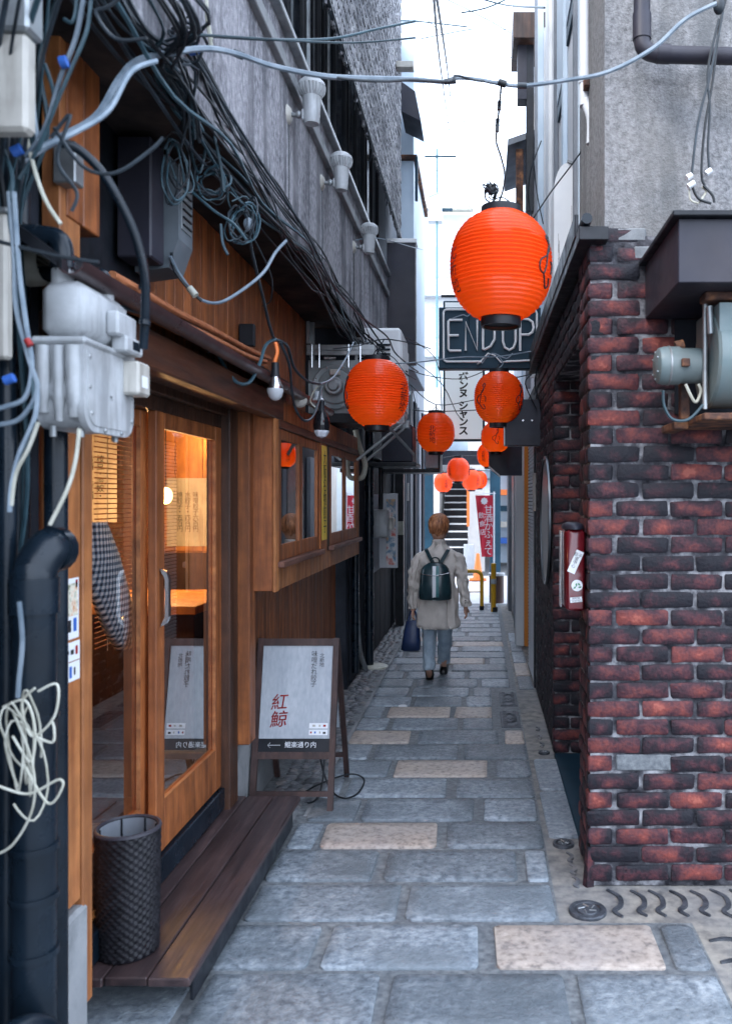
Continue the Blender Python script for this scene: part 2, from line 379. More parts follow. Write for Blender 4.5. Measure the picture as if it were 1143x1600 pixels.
def sheet(x0, x1, y0, y1, z, nx, ny, amp=.0015):
    m = MB()
    for j in range(ny+1):
        for i in range(nx+1):
            x = x0+(x1-x0)*i/nx; y = y0+(y1-y0)*j/ny
            m.v.append(Vector((x, y, z + amp*noise.noise(Vector((x*9, y*9, 3))))))
    for j in range(ny):
        for i in range(nx):
            a = j*(nx+1)+i; m.f.append((a, a+1, a+nx+2, a+nx+1))
    return m
paving = sheet(-1.5, .30, -2.0, 12.6, -.004, 30, 200).build('paving', M_['mortar'], kind='structure', smooth=True)
sheet(.30, .80, -2.0, 3.15, -.0045, 10, 60).build('mortar_bed', M_['mortar'], paving, smooth=True)
def slab(x0, x1, y0, y1, m, amp=.004, rc=.035, par=None, kind=None):
    """one worn stone slab with rounded corners, a dipped arris and an uneven top"""
    rc = random.uniform(.014,.034); mb = MB(); w, d = x1-x0, y1-y0; cx, cy = (x0+x1)/2, (y0+y1)/2
    rc = min(rc, w*.3, d*.3); sd = random.random()*50
    def ring(off, z, jit):
        pts = []
        for (sx, sy, a0) in ((1,1,0),(-1,1,90),(-1,-1,180),(1,-1,270)):
            for k in range(4):
                a = R(a0 + 30*k); r = rc
                x = cx + sx*(w/2-rc-off) + math.cos(a)*r; y = cy + sy*(d/2-rc-off) + math.sin(a)*r
                q = (noise.noise(Vector((x*14, y*14, sd)))+.6*noise.noise(Vector((x*60, y*60, sd))))*jit
                pts.append(Vector((x+q, y+q*.7, z + noise.noise(Vector((x*7, y*7, sd)))*amp*.5)))
        return pts
    tl = random.uniform(-.0015, .0025)
    rings = [ring(0, -.03, .008), ring(0, .003+tl, .008), ring(.003, .0062+tl, .008), ring(.05 if min(w,d) > .2 else .02, .0068+tl, .004)]
    mb.loft(rings, cap=True)
    o = mb.build('paver', m, par or paving, smooth=50)
    if kind: o['kind'] = kind
    return o
rows = {  # row start Y: [(x0, x1, pink)]
 2.16: [(-1.3,-.80,0),(-.74,-.16,0),(-.11,.44,0),(.49,.79,0)],
 2.487: [(-1.32,-.95,0),(-.90,-.336,0),(-.29,.275,0),(.316,.785,0)],
 2.814: [(-1.3,-.96,0),(-.92,-.592,0),(-.55,-.011,0),(.052,.633,1),(.665,.79,0)],
 3.141: [(-.894,-.324,0),(-.286,.289,0)],
 3.468: [(-.906,-.456,0),(-.41,.156,0),(.198,.288,0)],
 3.795: [(-.89,-.77,0),(-.742,-.206,1),(-.158,.292,0)],
 4.122: [(-.87,-.627,0),(-.598,-.036,0),(.02,.286,0)],
 4.449: [(-.865,-.77,0),(-.729,-.188,0),(-.134,.29,0)],
 4.776: [(-.865,-.54,0),(-.50,.038,1),(.09,.288,0)],
 5.103: [(-.865,-.70,0),(-.66,-.144,0),(-.10,.29,0)],
 5.43: [(-.865,-.47,1),(-.42,.12,0),(.165,.289,1)]}
P_, PP = M_['paver'], M_['paver_pink']
for y, r_ in rows.items():
    for (a, b_, k) in r_: slab(a, b_, y+.017, y+.327-.022, PP if k else P_)
y = 5.757; k = 0; far = MB()
while y < 12.4:
    x = -.865; off = random.uniform(.1, .5); first = True
    while x < .27:
        w = off if first else random.choice((.5, .56, .56, .4)); first = False
        x1 = min(x+w, .29)
        if .29 - x1 < .09: x1 = .29
        pink = (abs(y-6.084) < .1 and -.3 < x < .1) or (random.random() < .13)
        ok = not (x1 > .12 and 5.75 < y < 6.95)
        if not ok: x1 = min(x1, .125)
        if x1 - x > .08:
            if y < 9.6: slab(x, x1-.04, y+.017, y+.305, PP if pink else P_)
            else: far.rbox(x, x1-.04, y+.017, y+.305, -.03, .004, b=.005)
        x = x1
        if not ok and x >= .12: break
    y += .327
far.build('paver', P_, paving, kind='stuff')
# edging strip between slabs and brick walls
edge = sheet(.30, .52, 3.15, 12.6, -.0045, 6, 150).build('drain_strip', M_['tan'], kind='structure', smooth=True)
sheet(.52, 3.4, 3.15, 3.6, -.0045, 40, 8).build('mortar_bed', M_['tan'], edge, smooth=True)
sheet(.80, 1.5, -2.0, 3.15, -.0045, 10, 50).build('mortar_bed', M_['tan'], edge, smooth=True)
for (y0, y1) in ((3.93, 4.545),(4.575, 5.10)): slab(.325, .475, y0, y1, P_, par=edge)
for (y0, y1) in ((7.0,7.5),(7.53,8.1),(8.13,8.7),(8.73,9.3),(9.33,9.9)): slab(.325, .45, y0, y1, PP if y0 in (7.53,) else P_, par=edge)
def scurve(x, y, s=.11, flip=1, h=.0045, w=.008):
    pts = catmull([(x-.022*flip*s/.11, y+s, 0), (x+.018*flip*s/.11, y+.45*s, 0), (x+.012*flip*s/.11, y-.2*s, 0), (x-.02*flip*s/.11, y-.6*s, 0), (x+.005*flip, y-s, 0)], 5)
    m = MB(); L_, R_ = [], []
    for i, p in enumerate(pts):
        t = (pts[min(i+1,len(pts)-1)] - pts[max(i-1,0)]).normalized(); n = Vector((-t.y, t.x, 0))
        ww = w*(.55+.75*math.sin(PI*i/(len(pts)-1)))
        L_.append(p+n*ww); R_.append(p-n*ww)
    m.prism([p + Vector((0,0,-.01)) for p in L_ + R_[::-1]], (0,0,.01+h*.6)); return m
for i in range(7): fix(scurve(.545+.083*i+random.uniform(-.006,.006), 3.30, random.uniform(.10,.115), flip=random.choice((1,1,.7))).build('wave_inlay', M_['iron'], edge))
for i, yy in enumerate((3.00, 2.86, 2.7)): 
    m = scurve(0, 0, .10); m.xf(Matrix.Translation((.93, yy, 0)) @ Matrix.Rotation(R(70),4,'Z')); fix(m.build('wave_inlay', M_['iron'], edge))
for yy in (3.48, 3.60, 3.72, 5.42, 5.6, 5.8): fix(scurve(.40, yy, .05, w=.007).build('wave_inlay', M_['cobble'], edge))
def drain_cap(x, y, r):
    m = MB(); m.lathe([(r, -.02),(r, .003),(r*.96,.008),(r*.72,.008),(r*.68,.003),(r*.60,.003),(r*.56,.009),(r*.3,.010),(r*.26,.006),(.001,.006)], 32, (x, y, 0))
    o = m.build('drain_cap', M_['iron'], edge, smooth=30); q = MB()
    for k in range(5):
        a = 2*PI*k/5; q.tube([(x+math.cos(a)*r*.2, y+math.sin(a)*r*.2, .009),(x+math.cos(a+.7)*r*.5, y+math.sin(a+.7)*r*.5, .010)], .003, 5)
    q.build('swirl', M_['galv'], o)
for a in ((.416, 3.235, .074),(.385, 3.86, .05),(.40, 5.25, .036),(1.0, 3.02, .07)): drain_cap(*a)
def manhole(x0, x1, y0, y1, lab):
    t = thing('manhole_cover', lab, 'manhole cover', ((x0+x1)/2, y0, 0), 'cast covers let into the paving')
    mk('rim', M_['iron'], t, (x0,x1,y0,y1,-.02,.003)); 
    mk('lid', M_['iron'], t, (x0+.014,x1-.014,y0+.014,y1-.014,-.01,.0065))
    m = MB(); cx, cy, a, b_ = (x0+x1)/2, (y0+y1)/2, (x1-x0)*.34, (y1-y0)*.30
    for f in (1, .78): m.tube([(cx+a*f*math.cos(2*PI*k/28), cy+b_*f*math.sin(2*PI*k/28), .0075) for k in range(29)], .0035, 5)
    for k in range(9):
        yy = y0+.03+k*(y1-y0-.06)/8; m.box(x0+.02, x0+.045, yy, yy+.012, .0065, .0095); m.box(x1-.045, x1-.02, yy, yy+.012, .0065, .0095)
    m.box(cx-.03, cx+.03, cy-.006, cy+.006, .0065, .010); m.box(cx-.006, cx+.006, cy-.05, cy+.05, .0065, .0105)
    m.build('relief', M_['iron'], t)
manhole(.148, .285, 5.84, 6.27, 'nearer of the two square iron covers in the paving beside the brick wall')
manhole(.154, .29, 6.44, 6.88, 'farther of the two square iron covers in the paving beside the brick wall')
m = MB(); m.lathe([(.035,-.01),(.035,.004),(.028,.007),(.001,.007)], 24, (-.60, 6.43, 0))
m.build('drain_cap', M_['whitep'], paving, smooth=30)
# cobble strip on the left
cob = sheet(-1.5, -.87, 4.2, 12.6, -.012, 10, 120).build('cobble_strip', M_['asphalt'], kind='structure', smooth=True)
MB().poly([(-1.5,-2,-.0022),(-.93,-2,-.0022),(-.93,4.3,-.0022),(-1.5,4.3,-.0022)]).build('slab_bed', M_['concrete'], cob)
mk('edge_stone', M_['concrete'], cob, *[(-.895, -.868, 4.2+k*.6, 4.79+k*.6, -.03, .003) for k in range(13)], b=.003, kind='stuff')
cm_ = []
for v in range(3):
    q = MB(); q.ell((0,0,0), .034, .026, .014, 9, 5); 
    for i, p in enumerate(q.v): q.v[i] = p*(1+.2*noise.noise(p*60+Vector((v*9,0,0))))
    cm_.append(q.mesh('cobble', M_['cobble'], True))
y = 4.3; n = 0; farc = MB()
while y < 11.5:
    x = -1.12 + random.uniform(0, .03)
    while x < -.91:
        if n < 285:
            o = bpy.data.objects.new('cobble', cm_[n % 3]); COL.objects.link(o); o.parent = cob
            o.location = (x+random.uniform(-.006,.006), y+random.uniform(-.006,.006), -.006); o.rotation_euler = (random.uniform(-.15,.15), random.uniform(-.15,.15), random.uniform(-.5,.9))
            s_ = random.uniform(.8, 1.15); o.scale = (s_, s_, 1); n += 1
        else: farc.ell((x, y, -.006), .03, .026, .012, 7, 4)
        x += .066
    y += .056
farc.build('cobble', M_['cobble'], cob, smooth=True, kind='stuff')

# ================================================================== right hand brick building
rb = thing('brick_building', 'brick fronted bar with dark arched doorway and grey stucco above, right of the alley', 'building', (.8, 3.46, 0))
BL, BH, PX_, PZ = .212, .0645, .225, .0754
def brick_mesh(L_, H, T=.06, nx=5, nz=3, seed=0, rough=.0035):
    m = MB(); g = {}
    for k in range(nz+1):
        for i in range(nx+1):
            u, w = i/nx, k/nz
            uu = [0,.05,.28,.72,.95,1][i] if nx == 5 else u
            ww = [0,.16,.84,1][k] if nz == 3 else w
            x, z = (uu-.5)*L_, (ww-.5)*H
            bd = i in (0,nx) or k in (0,nz)
            y = (.0045 if bd else 0) + noise.noise(Vector((x*25, z*25, seed*3.7)))*rough*2
            if bd: x += noise.noise(Vector((x*40, z*40, seed)))*.006; z += noise.noise(Vector((x*40, z*40, seed+9)))*.006
            if i in (0,nx) and k in (0,nz): x *= .975; z *= .9; y += .004
            g[i,k] = len(m.v); m.v.append(Vector((x, y, z)))
    for k in range(nz):
        for i in range(nx): m.f.append((g[i,k], g[i+1,k], g[i+1,k+1], g[i,k+1]))
    per = [g[i,0] for i in range(nx)] + [g[nx,k] for k in range(nz)] + [g[i,nz] for i in range(nx,0,-1)] + [g[0,k] for k in range(nz,0,-1)]
    b0 = len(m.v)
    for q in per: p = m.v[q]; m.v.append(Vector((p.x, T, p.z)))
    n_ = len(per)
    for i in range(n_): j = (i+1) % n_; m.f.append((per[j], per[i], b0+i, b0+j))
    return m
BMS = {k: [brick_mesh(L_, BH, seed=s_+k_*10).mesh('brick', M_['brick'], 35) for s_ in range(5)] for k_, (k, L_) in enumerate((('s', BL), ('h', .10)))}
def lay(par, x, y, z, kind='s', side=False, sx=1, proud=0, name='brick'):
    o = bpy.data.objects.new(name, random.choice(BMS[kind])); COL.objects.link(o); o.parent = par
    j = lambda a: random.uniform(-a, a)
    p = Vector((x, y, z)) + (Vector((-proud+j(.002), j(.002), j(.002))) if side else Vector((j(.002), -proud+j(.002), j(.002))))
    o.location = p - wloc(par); o.rotation_euler = (j(.012), j(.014), (-PI/2 if side else 0)+j(.012)); o.scale = (sx, 1, 1)
    return o
Y0, XC = 3.44, .445
pier = MB()
pier.box(XC+.010, 3.2, Y0+.009, Y0+.30, 0, 2.69); pier.box(XC+.012, .80, Y0+.30, 3.80, 0, 2.69)
pier = pier.build('front_wall', M_['brickmortar'], rb)
skip = {(6,1)}
def prof(k): return 0.0
for k in range(36):
    z = .02 + k*PZ + BH/2
    if k % 2 == 0: cells = [('h', XC+.05)] + [('s', XC+.112+.112+PX_*i) for i in range(3)]
    else: cells = [('s', XC+.106+PX_*i) for i in range(4)]
    for i, (kd, x) in enumerate(cells):
        if x > 1.12 and not (x < 1.17): continue
        if (k, i) in skip: continue
        if z > 2.35 and x > .74: continue
        if k == 35 and i > 0: continue
        lay(pier, x, Y0 + (.004 if k > 33 else 0), z, kd, proud=random.choice((0,0,.003)) )
m = MB(); m.rbox(XC+.12, XC+.24, Y0+.006, Y0+.05, 35*PZ+.03, 36*PZ+.01, b=.006); m.rbox(XC+.19, XC+.26, Y0+.004, Y0+.05, 34*PZ+.03, 35*PZ+.01, b=.006)
m.build('patch', M_['concrete'], pier)
m = MB(); m.rbox(XC+.115, XC+.345, Y0+.004, Y0+.05, 6*PZ+.022, 7*PZ+.015, b=.006); m.build('patch', M_['mortar'], pier)
# pier's alley face, darker beyond the corner
for k in range(36):
    z = .02 + k*PZ + BH/2
    ys = [(Y0+.106+.006,'s')] + ([(Y0+.29,'h')]) if k % 2 == 0 else [(Y0+.05+.008,'h'),(Y0+.225,'s')]
    for (yy, kd) in ys: lay(pier, XC+.002, yy, z, kd, side=True)
# flared broken foot at the corner
fl = MB(); fl.prism([(XC-.006, Y0-.006, -.01),(XC-.022, Y0+.02,-.01),(XC-.004, Y0+.03, .16),(XC, Y0-.004,.16)], (.03,.01,0)); fix(fl.build('patch', M_['brick'], pier))
# second stretch: the return facing the street end, then the long alley face with a round window
far_w = MB(); far_w.box(.467, .80, 5.20, 7.02, 0, 2.63); far_w = far_w.build('alley_wall', M_['brickmortar'], rb)
for k in range(31):
    z = .02 + k*PZ + BH/2
    if k % 2: lay(far_w, .455+.106, 5.19, z, 's'); lay(far_w, .455+.23, 5.19, z, 'h')
    else: lay(far_w, .455+.05, 5.19, z, 'h'); lay(far_w, .455+.11+.106, 5.19, z, 's')
stuff = MB(); protos = [brick_mesh(BL, BH, nx=2, nz=2, seed=s_) for s_ in range(6)]
def addb(x, y, z, sx=1):
    p = random.choice(protos); n_ = len(stuff.v)
    for v in p.v: stuff.v.append(Vector((x + v.y, y - v.x*sx, z + v.z)) + Vector((random.choice((0,0,.002)),0,0)))
    stuff.f += [tuple(i+n_ for i in f) for f in p.f]
PW, PR = (5.75, 1.455), .43     # porthole centre (y, z) and radius
for k in range(35):
    z = .02 + k*PZ + BH/2
    for i in range(8):
        yy = 5.19 + .112 + (.11 if k % 2 else 0) + i*PX_
        if z > 2.33+0*k: break
        if yy > 6.98 or (yy-PW[0])**2 + (z-PW[1])**2 < (PR+.02)**2: continue
        addb(.455+.0022*max(0, yy-5.19), yy, z)
for k in range(4):
    z = 2.345 + k*PZ + BH/2
    yy = 3.80 + (.11 if k % 2 else .0)
    while yy < 6.98: addb(.452+.003*0, yy+.11, z); yy += PX_
stuff.build('brick', M_['brick'], far_w, smooth=35, kind='stuff')
# a few of the alley-face bricks by the far jamb stand out as single bricks
m = MB(); m.box(.47, .80, 3.80, 5.20, 2.335, 2.69); m.build('lintel', M_['brickmortar'], rb)
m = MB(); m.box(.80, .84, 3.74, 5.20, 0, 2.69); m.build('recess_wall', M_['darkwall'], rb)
mk('doorstep', M_['navy'], rb, (.46,.80,3.82,5.18,-.02,.02), b=.006)
# door leaf inside the recess
dr = mk('recess_door', M_['black'], rb, (.775,.80,4.05,4.95,.02,2.2)); mk('handle', M_['steel'], dr, (.75,.775,4.85,4.87,.95,1.2))
# porthole
ph = MB(); ph.lathe([(PR-.012,.0),(PR-.012,-.012),(PR,-.016),(PR+.012,-.013),(PR+.014,0)], 48, (.452, PW[0], PW[1]), axis='x', cap=False)
ph.v = [Vector((p.x if True else 0, PW[0] + (p.y-PW[0])*.92, p.z)) for p in ph.v]; ph = ph.build('round_window', M_['dsteel'], rb, smooth=40)
q = MB(); q.lathe([(.001,-.006),(PR-.012,-.006)], 48, (.452, PW[0], PW[1]), axis='x', cap=False); q.v = [Vector((p.x, PW[0] + (p.y-PW[0])*.92, p.z)) for p in q.v]
q.build('pane', plain('porthole_glass', (.004,.008,.014), .3, spec=.15), ph)
# eave strip along the brick wall
m = MB()
def bar(m, a, b, w, h):
    a, b = Vector(a), Vector(b); m.box(a.x-w/2, a.x+w/2, a.y, b.y, a.z-h/2, a.z+h/2)
ev = MB(); ev.tube([(.43, 3.36, 2.735),(.435, 6.9, 2.70)], .022, 12); ev.build('gutter', M_['pipe'], rb, smooth=40)
ev = MB(); ev.rbox(.395,.412,3.5,6.95,2.70,2.80); ev.rbox(.40,.52,3.38,7.0,2.655,2.71,b=.003); ev.build('eave', M_['black'], rb)
# stucco storey
up = MB(); up.box(.516, 3.4, 3.462, 4.33, 2.695, 5.4); up = up.build('upper_wall', M_['stucco_r'], rb)
m = MB(); m.box(.545, 3.4, 4.33, 7.0, 2.72, 6.3); m.build('side_wall', M_['lightwall'], rb)
for (ya, yb, mm) in ((4.36,4.42,'bluewall'),(4.6,4.66,'greywall'),(5.2,5.3,'bluewall'),(5.8,5.86,'greywall'),(6.3,6.42,'white')):
    mk('trim', M_[mm], rb, (.515,.545,ya,yb,2.75,6.3), b=.004)
w_ = mk('window', M_['navy'], rb, (.53,.548,4.7,5.15,4.4,6.2)); mk('pane', M_['bluewall'], w_, (.524,.531,4.74,5.11,4.5,6.1))
w_ = mk('window', M_['navy'], rb, (.53,.548,5.35,5.75,4.2,6.3)); mk('pane', M_['bluewall'], w_, (.524,.531,5.39,5.71,4.3,6.2))
# right of the frame: side of the building in the cross passage stays brick
# ================================================================== left: concrete building overhead
cb = thing('concrete_building', 'stained grey stucco upper storey overhanging the wooden restaurant on the left', 'building', (-1.6, 4.5, 2.84))
m = sheet(0, 1, 0, 1, 0, 1, 1); m = MB()
m.box(-3.2, -.885, .3, 7.83, 2.84, 3.70); m.box(-3.2, -.885, .3, 3.05, 3.70, 4.6); m.box(-3.2, -1.02, 3.05, 7.83, 3.70, 6.8)
wall_up = m.build('wall', M_['stucco_l'], cb)
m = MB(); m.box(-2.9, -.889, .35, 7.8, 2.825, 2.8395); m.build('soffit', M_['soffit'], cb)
m = MB(); m.rbox(-.90,-.855,3.05,7.85,3.50,3.56); m.build('ledge', M_['concrete'], cb)
m = MB(); m.rbox(-1.0,-.845,3.05,7.85,3.70,3.735,b=.005); m.build('sill', M_['galv'], cb)
dk = MB(); dk.box(-1.04,-.985,3.1,7.8,3.735,6.8); dk = dk.build('window_band', M_['darkwall'], cb)
for i in range(5):
    y0 = 3.2+i*.95; f = mk('window_frame', M_['black'], dk, (-.985,-.955,y0,y0+.04,3.74,6.2),(-.985,-.955,y0+.82,y0+.86,3.74,6.2),(-.985,-.955,y0+.04,y0+.82,3.74,3.79),(-.985,-.955,y0+.04,y0+.82,5.0,5.04),(-.985,-.955,y0+.4,y0+.43,3.79,5.0))
    mk('pane', M_['darkglass'], dk, (-.98,-.972,y0+.04,y0+.82,3.78,6.2), b=.001)
for (yy, r_) in ((3.35,.011),(3.43,.009),(4.5,.012),(5.1,.01)):
    m = MB(); m.tube([(-.93,yy,3.735),(-.93,yy,6.8)], r_, 8); m.build('conduit', M_['galv'], dk, smooth=True)
# woven screen in front of the upper windows
sc = thing('woven_screen', 'grey woven rope screen hanging in front of the dark upper windows', 'screen', (-.80, 6.0, 4.2))
m = MB(); yy = 4.1; 
while yy < 8.3:
    x = -.80; ph_ = random.random()*6; sg = []
    ztop = 6.9; zb = 4.20+random.uniform(-.04,.02)
    n_ = int((ztop-zb)/.05)
    pts = [(x+.006*math.sin(i*2.1+ph_), yy+.009*math.sin(i*1.57+ph_), zb+i*.05) for i in range(n_)]
    m.tube(pts, .0115, 4, cap=False); yy += .031
m.build('rope', M_['rope'], sc, kind='stuff')
m = MB()
for i in range(27): m.tube(sag((-.79,4.1,4.25+i*.1),(-.79,8.3,4.25+i*.1), .004, 4), .004, 4)
m.build('binding', M_['black'], sc, kind='stuff')
m = MB(); m.tube([(-.795,4.05,4.2),(-.795,8.32,4.2)], .016, 6)
for i in range(60):
    yy = random.uniform(4.2,8.2); m.tube([(-.79,yy,4.2),(-.79+random.uniform(-.02,.02),yy+random.uniform(-.03,.05),4.2-random.uniform(.04,.12))], .002, 3)
m.build('hem', M_['cable'], sc, kind='stuff')
# ================================================================== wooden restaurant on the left
rs = thing('wooden_restaurant', 'small wooden restaurant front with glazed sliding doors and a projecting box window', 'restaurant', (-1.4, 4.3, 0))
def boards(par, x, ys, z0, z1, mt, w, thick=.014, gap=.003, name='board'):
    y = ys[0]
    while y < ys[1]-.01:
        y2 = min(y+w, ys[1]); m = MB(); m.rbox(x-thick, x+random.uniform(-.0015,.0015), y+gap/2, y2-gap/2, z0, z1, b=.002)
        m.build(name, M_[mt], par); y = y2
# upper wall above the lean-to roof
uw = mk('upper_wall', M_['black'], rs, (-1.26,-1.216,1.95,5.75,2.1,2.83))
boards(uw, -1.20, (2.98, 5.73), 2.15, 2.822, 'wood_v', .098)
# lower wall under the box window
lw = mk('lower_wall', M_['black'], rs, (-1.25,-1.216,4.12,6.92,.38,1.16))
boards(lw, -1.20, (4.13, 6.90), .395, 1.15, 'wood_v', .078)
mk('plinth', M_['concrete'], rs, (-1.6,-1.195,4.0,6.95,-.05,.388), b=.01)
mk('plinth', M_['concrete'], rs, (-1.5,-1.10,2.08,2.34,-.05,.47), b=.01)
# near post and wall panel
mk('wall_panel', M_['wood_bright'], rs, (-1.16,-1.11,2.20,2.312,.49,2.9), b=.003)
mk('post', M_['wood_bright'], rs, (-1.19,-1.105,2.318,2.375,.18,2.1), b=.004)
mk('post', M_['wood_v'], rs, (-1.30,-1.195,2.30,2.39,.18,2.1), b=.004)
# far jamb and wide posts
mk('post', M_['wood_dark'], rs, (-1.27,-1.16,3.86,3.99,.14,2.05), b=.005)
mk('post', M_['wood_v'], rs, (-1.17,-1.105,3.99,4.10,.42,2.1), b=.005)
mk('threshold', M_['pipe'], rs, (-1.235,-1.185,2.38,3.99,.165,.262), b=.004)
mk('header', M_['wood_dark'], rs, (-1.30,-1.17,2.30,4.1,1.985,2.1), b=.004)
mk('header', M_['wood_dark'], rs, (-1.27,-1.20,2.38,3.86,1.93,1.984), b=.003)
# sliding doors
def door(x, y0, y1, lab, st=.075):
    d = thing_part = MB(); d.rbox(x-.032, x, y0, y0+st, .27, 1.93, b=.003); d.rbox(x-.032, x, y1-st, y1, .27, 1.93, b=.003)
    d.rbox(x-.031, x-.001, y0+st, y1-st, .27, .46, b=.003); d.rbox(x-.031, x-.001, y0+st, y1-st, 1.87, 1.93, b=.003)
    d = d.build('sliding_door', M_['wood_v'], rs, label=lab)
    g = MB(); g.poly([(x-.016, y0+st, .46),(x-.016, y1-st, .46),(x-.016, y1-st, 1.87),(x-.016, y0+st, 1.87)]); g.build('pane', M_['glass'], d)
    b = MB()
    for (a, c) in (((y0+st, .46),(y1-st, .463)),((y0+st,1.867),(y1-st,1.87))): b.box(x-.014, x+.001, a[0], c[0], a[1], c[1])
    b.box(x-.014, x+.001, y1-st-.003, y1-st, .463, 1.867); b.build('bead', M_['wood_bright_y'], d)
    return d
door(-1.245, 2.34, 3.12, 'near sliding door leaf, set behind the other', .07)
d2 = door(-1.20, 3.085, 3.86, 'far sliding door leaf with a metal pull', .082)
# metal pull on the far leaf
h = MB(); hx = -1.178
h.loft([[(hx+.000, 3.115+dy, z_) for (dy, z_) in ((0,0),(.022,0),(.022,0),(0,0))] for _ in range(0)] or [[(hx-.02,3.11,1.12),(hx-.02,3.135,1.12),(hx+.004,3.135,1.135),(hx+.004,3.11,1.135)],
        [(hx,3.11,1.16),(hx,3.135,1.16),(hx+.014,3.135,1.16),(hx+.014,3.11,1.16)], [(hx,3.11,1.30),(hx,3.135,1.30),(hx+.014,3.135,1.30),(hx+.014,3.11,1.30)],
        [(hx-.02,3.11,1.34),(hx-.02,3.135,1.34),(hx+.004,3.135,1.33),(hx+.004,3.11,1.33)]])
fix(h.build('pull', M_['steel'], d2)); mk('lock', M_['steel'], d2, (-1.198,-1.18,3.15,3.165,1.27,1.30))
# lean-to roof over the door: rafters' beam, boards, dark metal edge
mk('beam', M_['wood_y'], rs, (-1.06,-.99,2.2,4.20,1.995,2.115), b=.006)
mk('beam_cap', M_['wood_dark'], rs, (-1.20,-1.06,2.2,4.19,2.02,2.10), b=.004)
m = MB(); m.prism([(-1.20,1.9,2.335),(-.955,1.9,2.155),(-.955,1.9,2.125),(-1.20,1.9,2.30)], (0,3.28,0)); fix(m.build('roof', M_['black'], rs))
m = MB()
rg = []
for yy in (1.9, 5.16): rg.append([(-.955+.032*math.cos(a)+.02, yy, 2.145-.032*math.sin(a)) for a in [PI*k/7 for k in range(8)]] + [(-.955+.029*math.cos(a)+.02, yy, 2.145-.029*math.sin(a)) for a in [PI*(7-k)/7 for k in range(8)]])
m.loft(rg); fix(m.build('gutter', mat('gutter_brown', [(.03,.018,.02),(.07,.04,.04)], 5, rough=.35, rr=.1), rs, smooth=40))
# box window

bx0, bx1, by0, by1 = -1.125, -1.0, 4.065, 6.84
bay = MB(); bay.box(bx0, bx1-.012, by0+.006, by1-.004, 1.152, 1.175); bay.box(bx0, bx1-.012, by0+.006, by1-.004, 2.06, 2.09)
bay.box(bx0, bx0+.012, by0+.006, by1-.004, 1.175, 2.06)
bay = bay.build('box_window', M_['wood_dark'], rs)
def bpart(n, mt, *bxs, b=.003): return mk(n, M_[mt], bay, *bxs, b=b)
bpart('side_panel', 'wood_v', (bx0,-1.012,4.06,4.075,1.15,2.09))
bpart('corner_post', 'wood_bright', (-1.012,-.996,4.055,4.12,1.145,2.1))
bpart('corner_post', 'wood_v', (-1.02,-.998,6.80,6.85,1.15,2.1))
m_y = [4.12, 6.80]
y = 4.12
while y < 6.79:
    y2 = min(y+.098, 6.80); bpart('board', 'wood_bright', (-1.014,-1.0,y+.001,y2-.001,1.15,1.262), b=.0015)
    bpart('board', 'wood_v', (-1.014,-1.0,y+.001,y2-.001,2.0,2.10), b=.0015); y = y2
bpart('head_rail', 'wood_y', (-1.018,-.992,4.12,6.80,1.955,1.998))
# posts between the two windows
bpart('mullion_post', 'wood_v', (-1.015,-.997,5.20,5.42,1.262,1.955)); bpart('mullion_post', 'wood_dark', (-1.015,-1.0,5.423,5.53,1.262,1.955))
bpart('sill', 'wood_rose_y', (-1.012,-.965,4.10,5.19,1.262,1.29)); bpart('sill', 'wood_rose_y', (-1.012,-.965,5.50,6.82,1.262,1.29))
def sash(y0, y1, x, st=.06):
    f = mk('window_frame', M_['wood_dark' if x < -1.005 else 'wood_v'], bay, (x-.02,x,y0,y0+st,1.292,1.953),(x-.02,x,y1-st,y1,1.292,1.953),(x-.019,x-.001,y0+st,y1-st,1.292,1.372),(x-.019,x-.001,y0+st,y1-st,1.90,1.953), b=.002)
    g = MB(); g.poly([(x-.010, y0+st, 1.372),(x-.010, y1-st, 1.372),(x-.010, y1-st, 1.90),(x-.010, y0+st, 1.90)]); g.build('pane', M_['glass'], bay)
    return f
sash(4.125, 4.66, -1.0); sash(4.64, 5.195, -1.004)
sash(5.535, 6.19, -1.0); sash(6.17, 6.795, -1.004)
q = mk('brightening_curtain', M_['cream'], bay, (-1.11,-1.10,4.1,6.8,1.18,2.05))  # cream sheet behind the glass, coloured so the panes look bright
# yellow strip poster with black lettering on the post
ys = mk('strip_poster', plain('yellow_paper', (.82,.58,.08), .6), bay, (-.997,-.994,5.24,5.40,1.34,1.94), b=.001)
def sideM(x, y, z): return Matrix.Translation((x, y, z)) @ Matrix(((0,0,1,0),(1,0,0,0),(0,1,0,0),(0,0,0,1)))
text_mb('大\n阪\n名\n物\n餃\n子', .095, sideM(-.992, 5.32, 1.64)).build('lettering', M_['blackp'], ys)
# stickers on the near panel
def sticker(par, y0, y1, z0, z1, bits):
    s_ = mk('sticker', M_['whitep'], par, (-1.109,-1.1075,y0,y1,z0,z1), b=.0005); 
    for (a, b_, c, d, mm) in bits:
        q = MB(); X = -1.1068; W_, H_ = y1-y0, z1-z0
        q.poly([(X,y0+a*W_,z0+c*H_),(X,y0+b_*W_,z0+c*H_),(X,y0+b_*W_,z0+d*H_),(X,y0+a*W_,z0+d*H_)]); q.build('print', M_[mm], s_)
M_['foodp'] = mat('food_print', [(.10,.12,.05),(.75,.72,.60),(.55,.20,.05)], 70, rough=.5, bump=0)
wp = [o for o in rs.children if o.name.startswith('wall_panel')][0]
sticker(wp, 2.222, 2.298, 1.22, 1.385, [(.1,.9,.38,.92,'foodp'),(.12,.42,.12,.32,'blackp'),(.58,.82,.12,.34,'bluep'),(.75,.9,.84,.97,'redp')])
sticker(wp, 2.216, 2.304, 1.16, 1.212, [(.7,.85,.3,.75,'redp'),(.12,.3,.4,.6,'blackp'),(.4,.6,.35,.6,'blackp')])
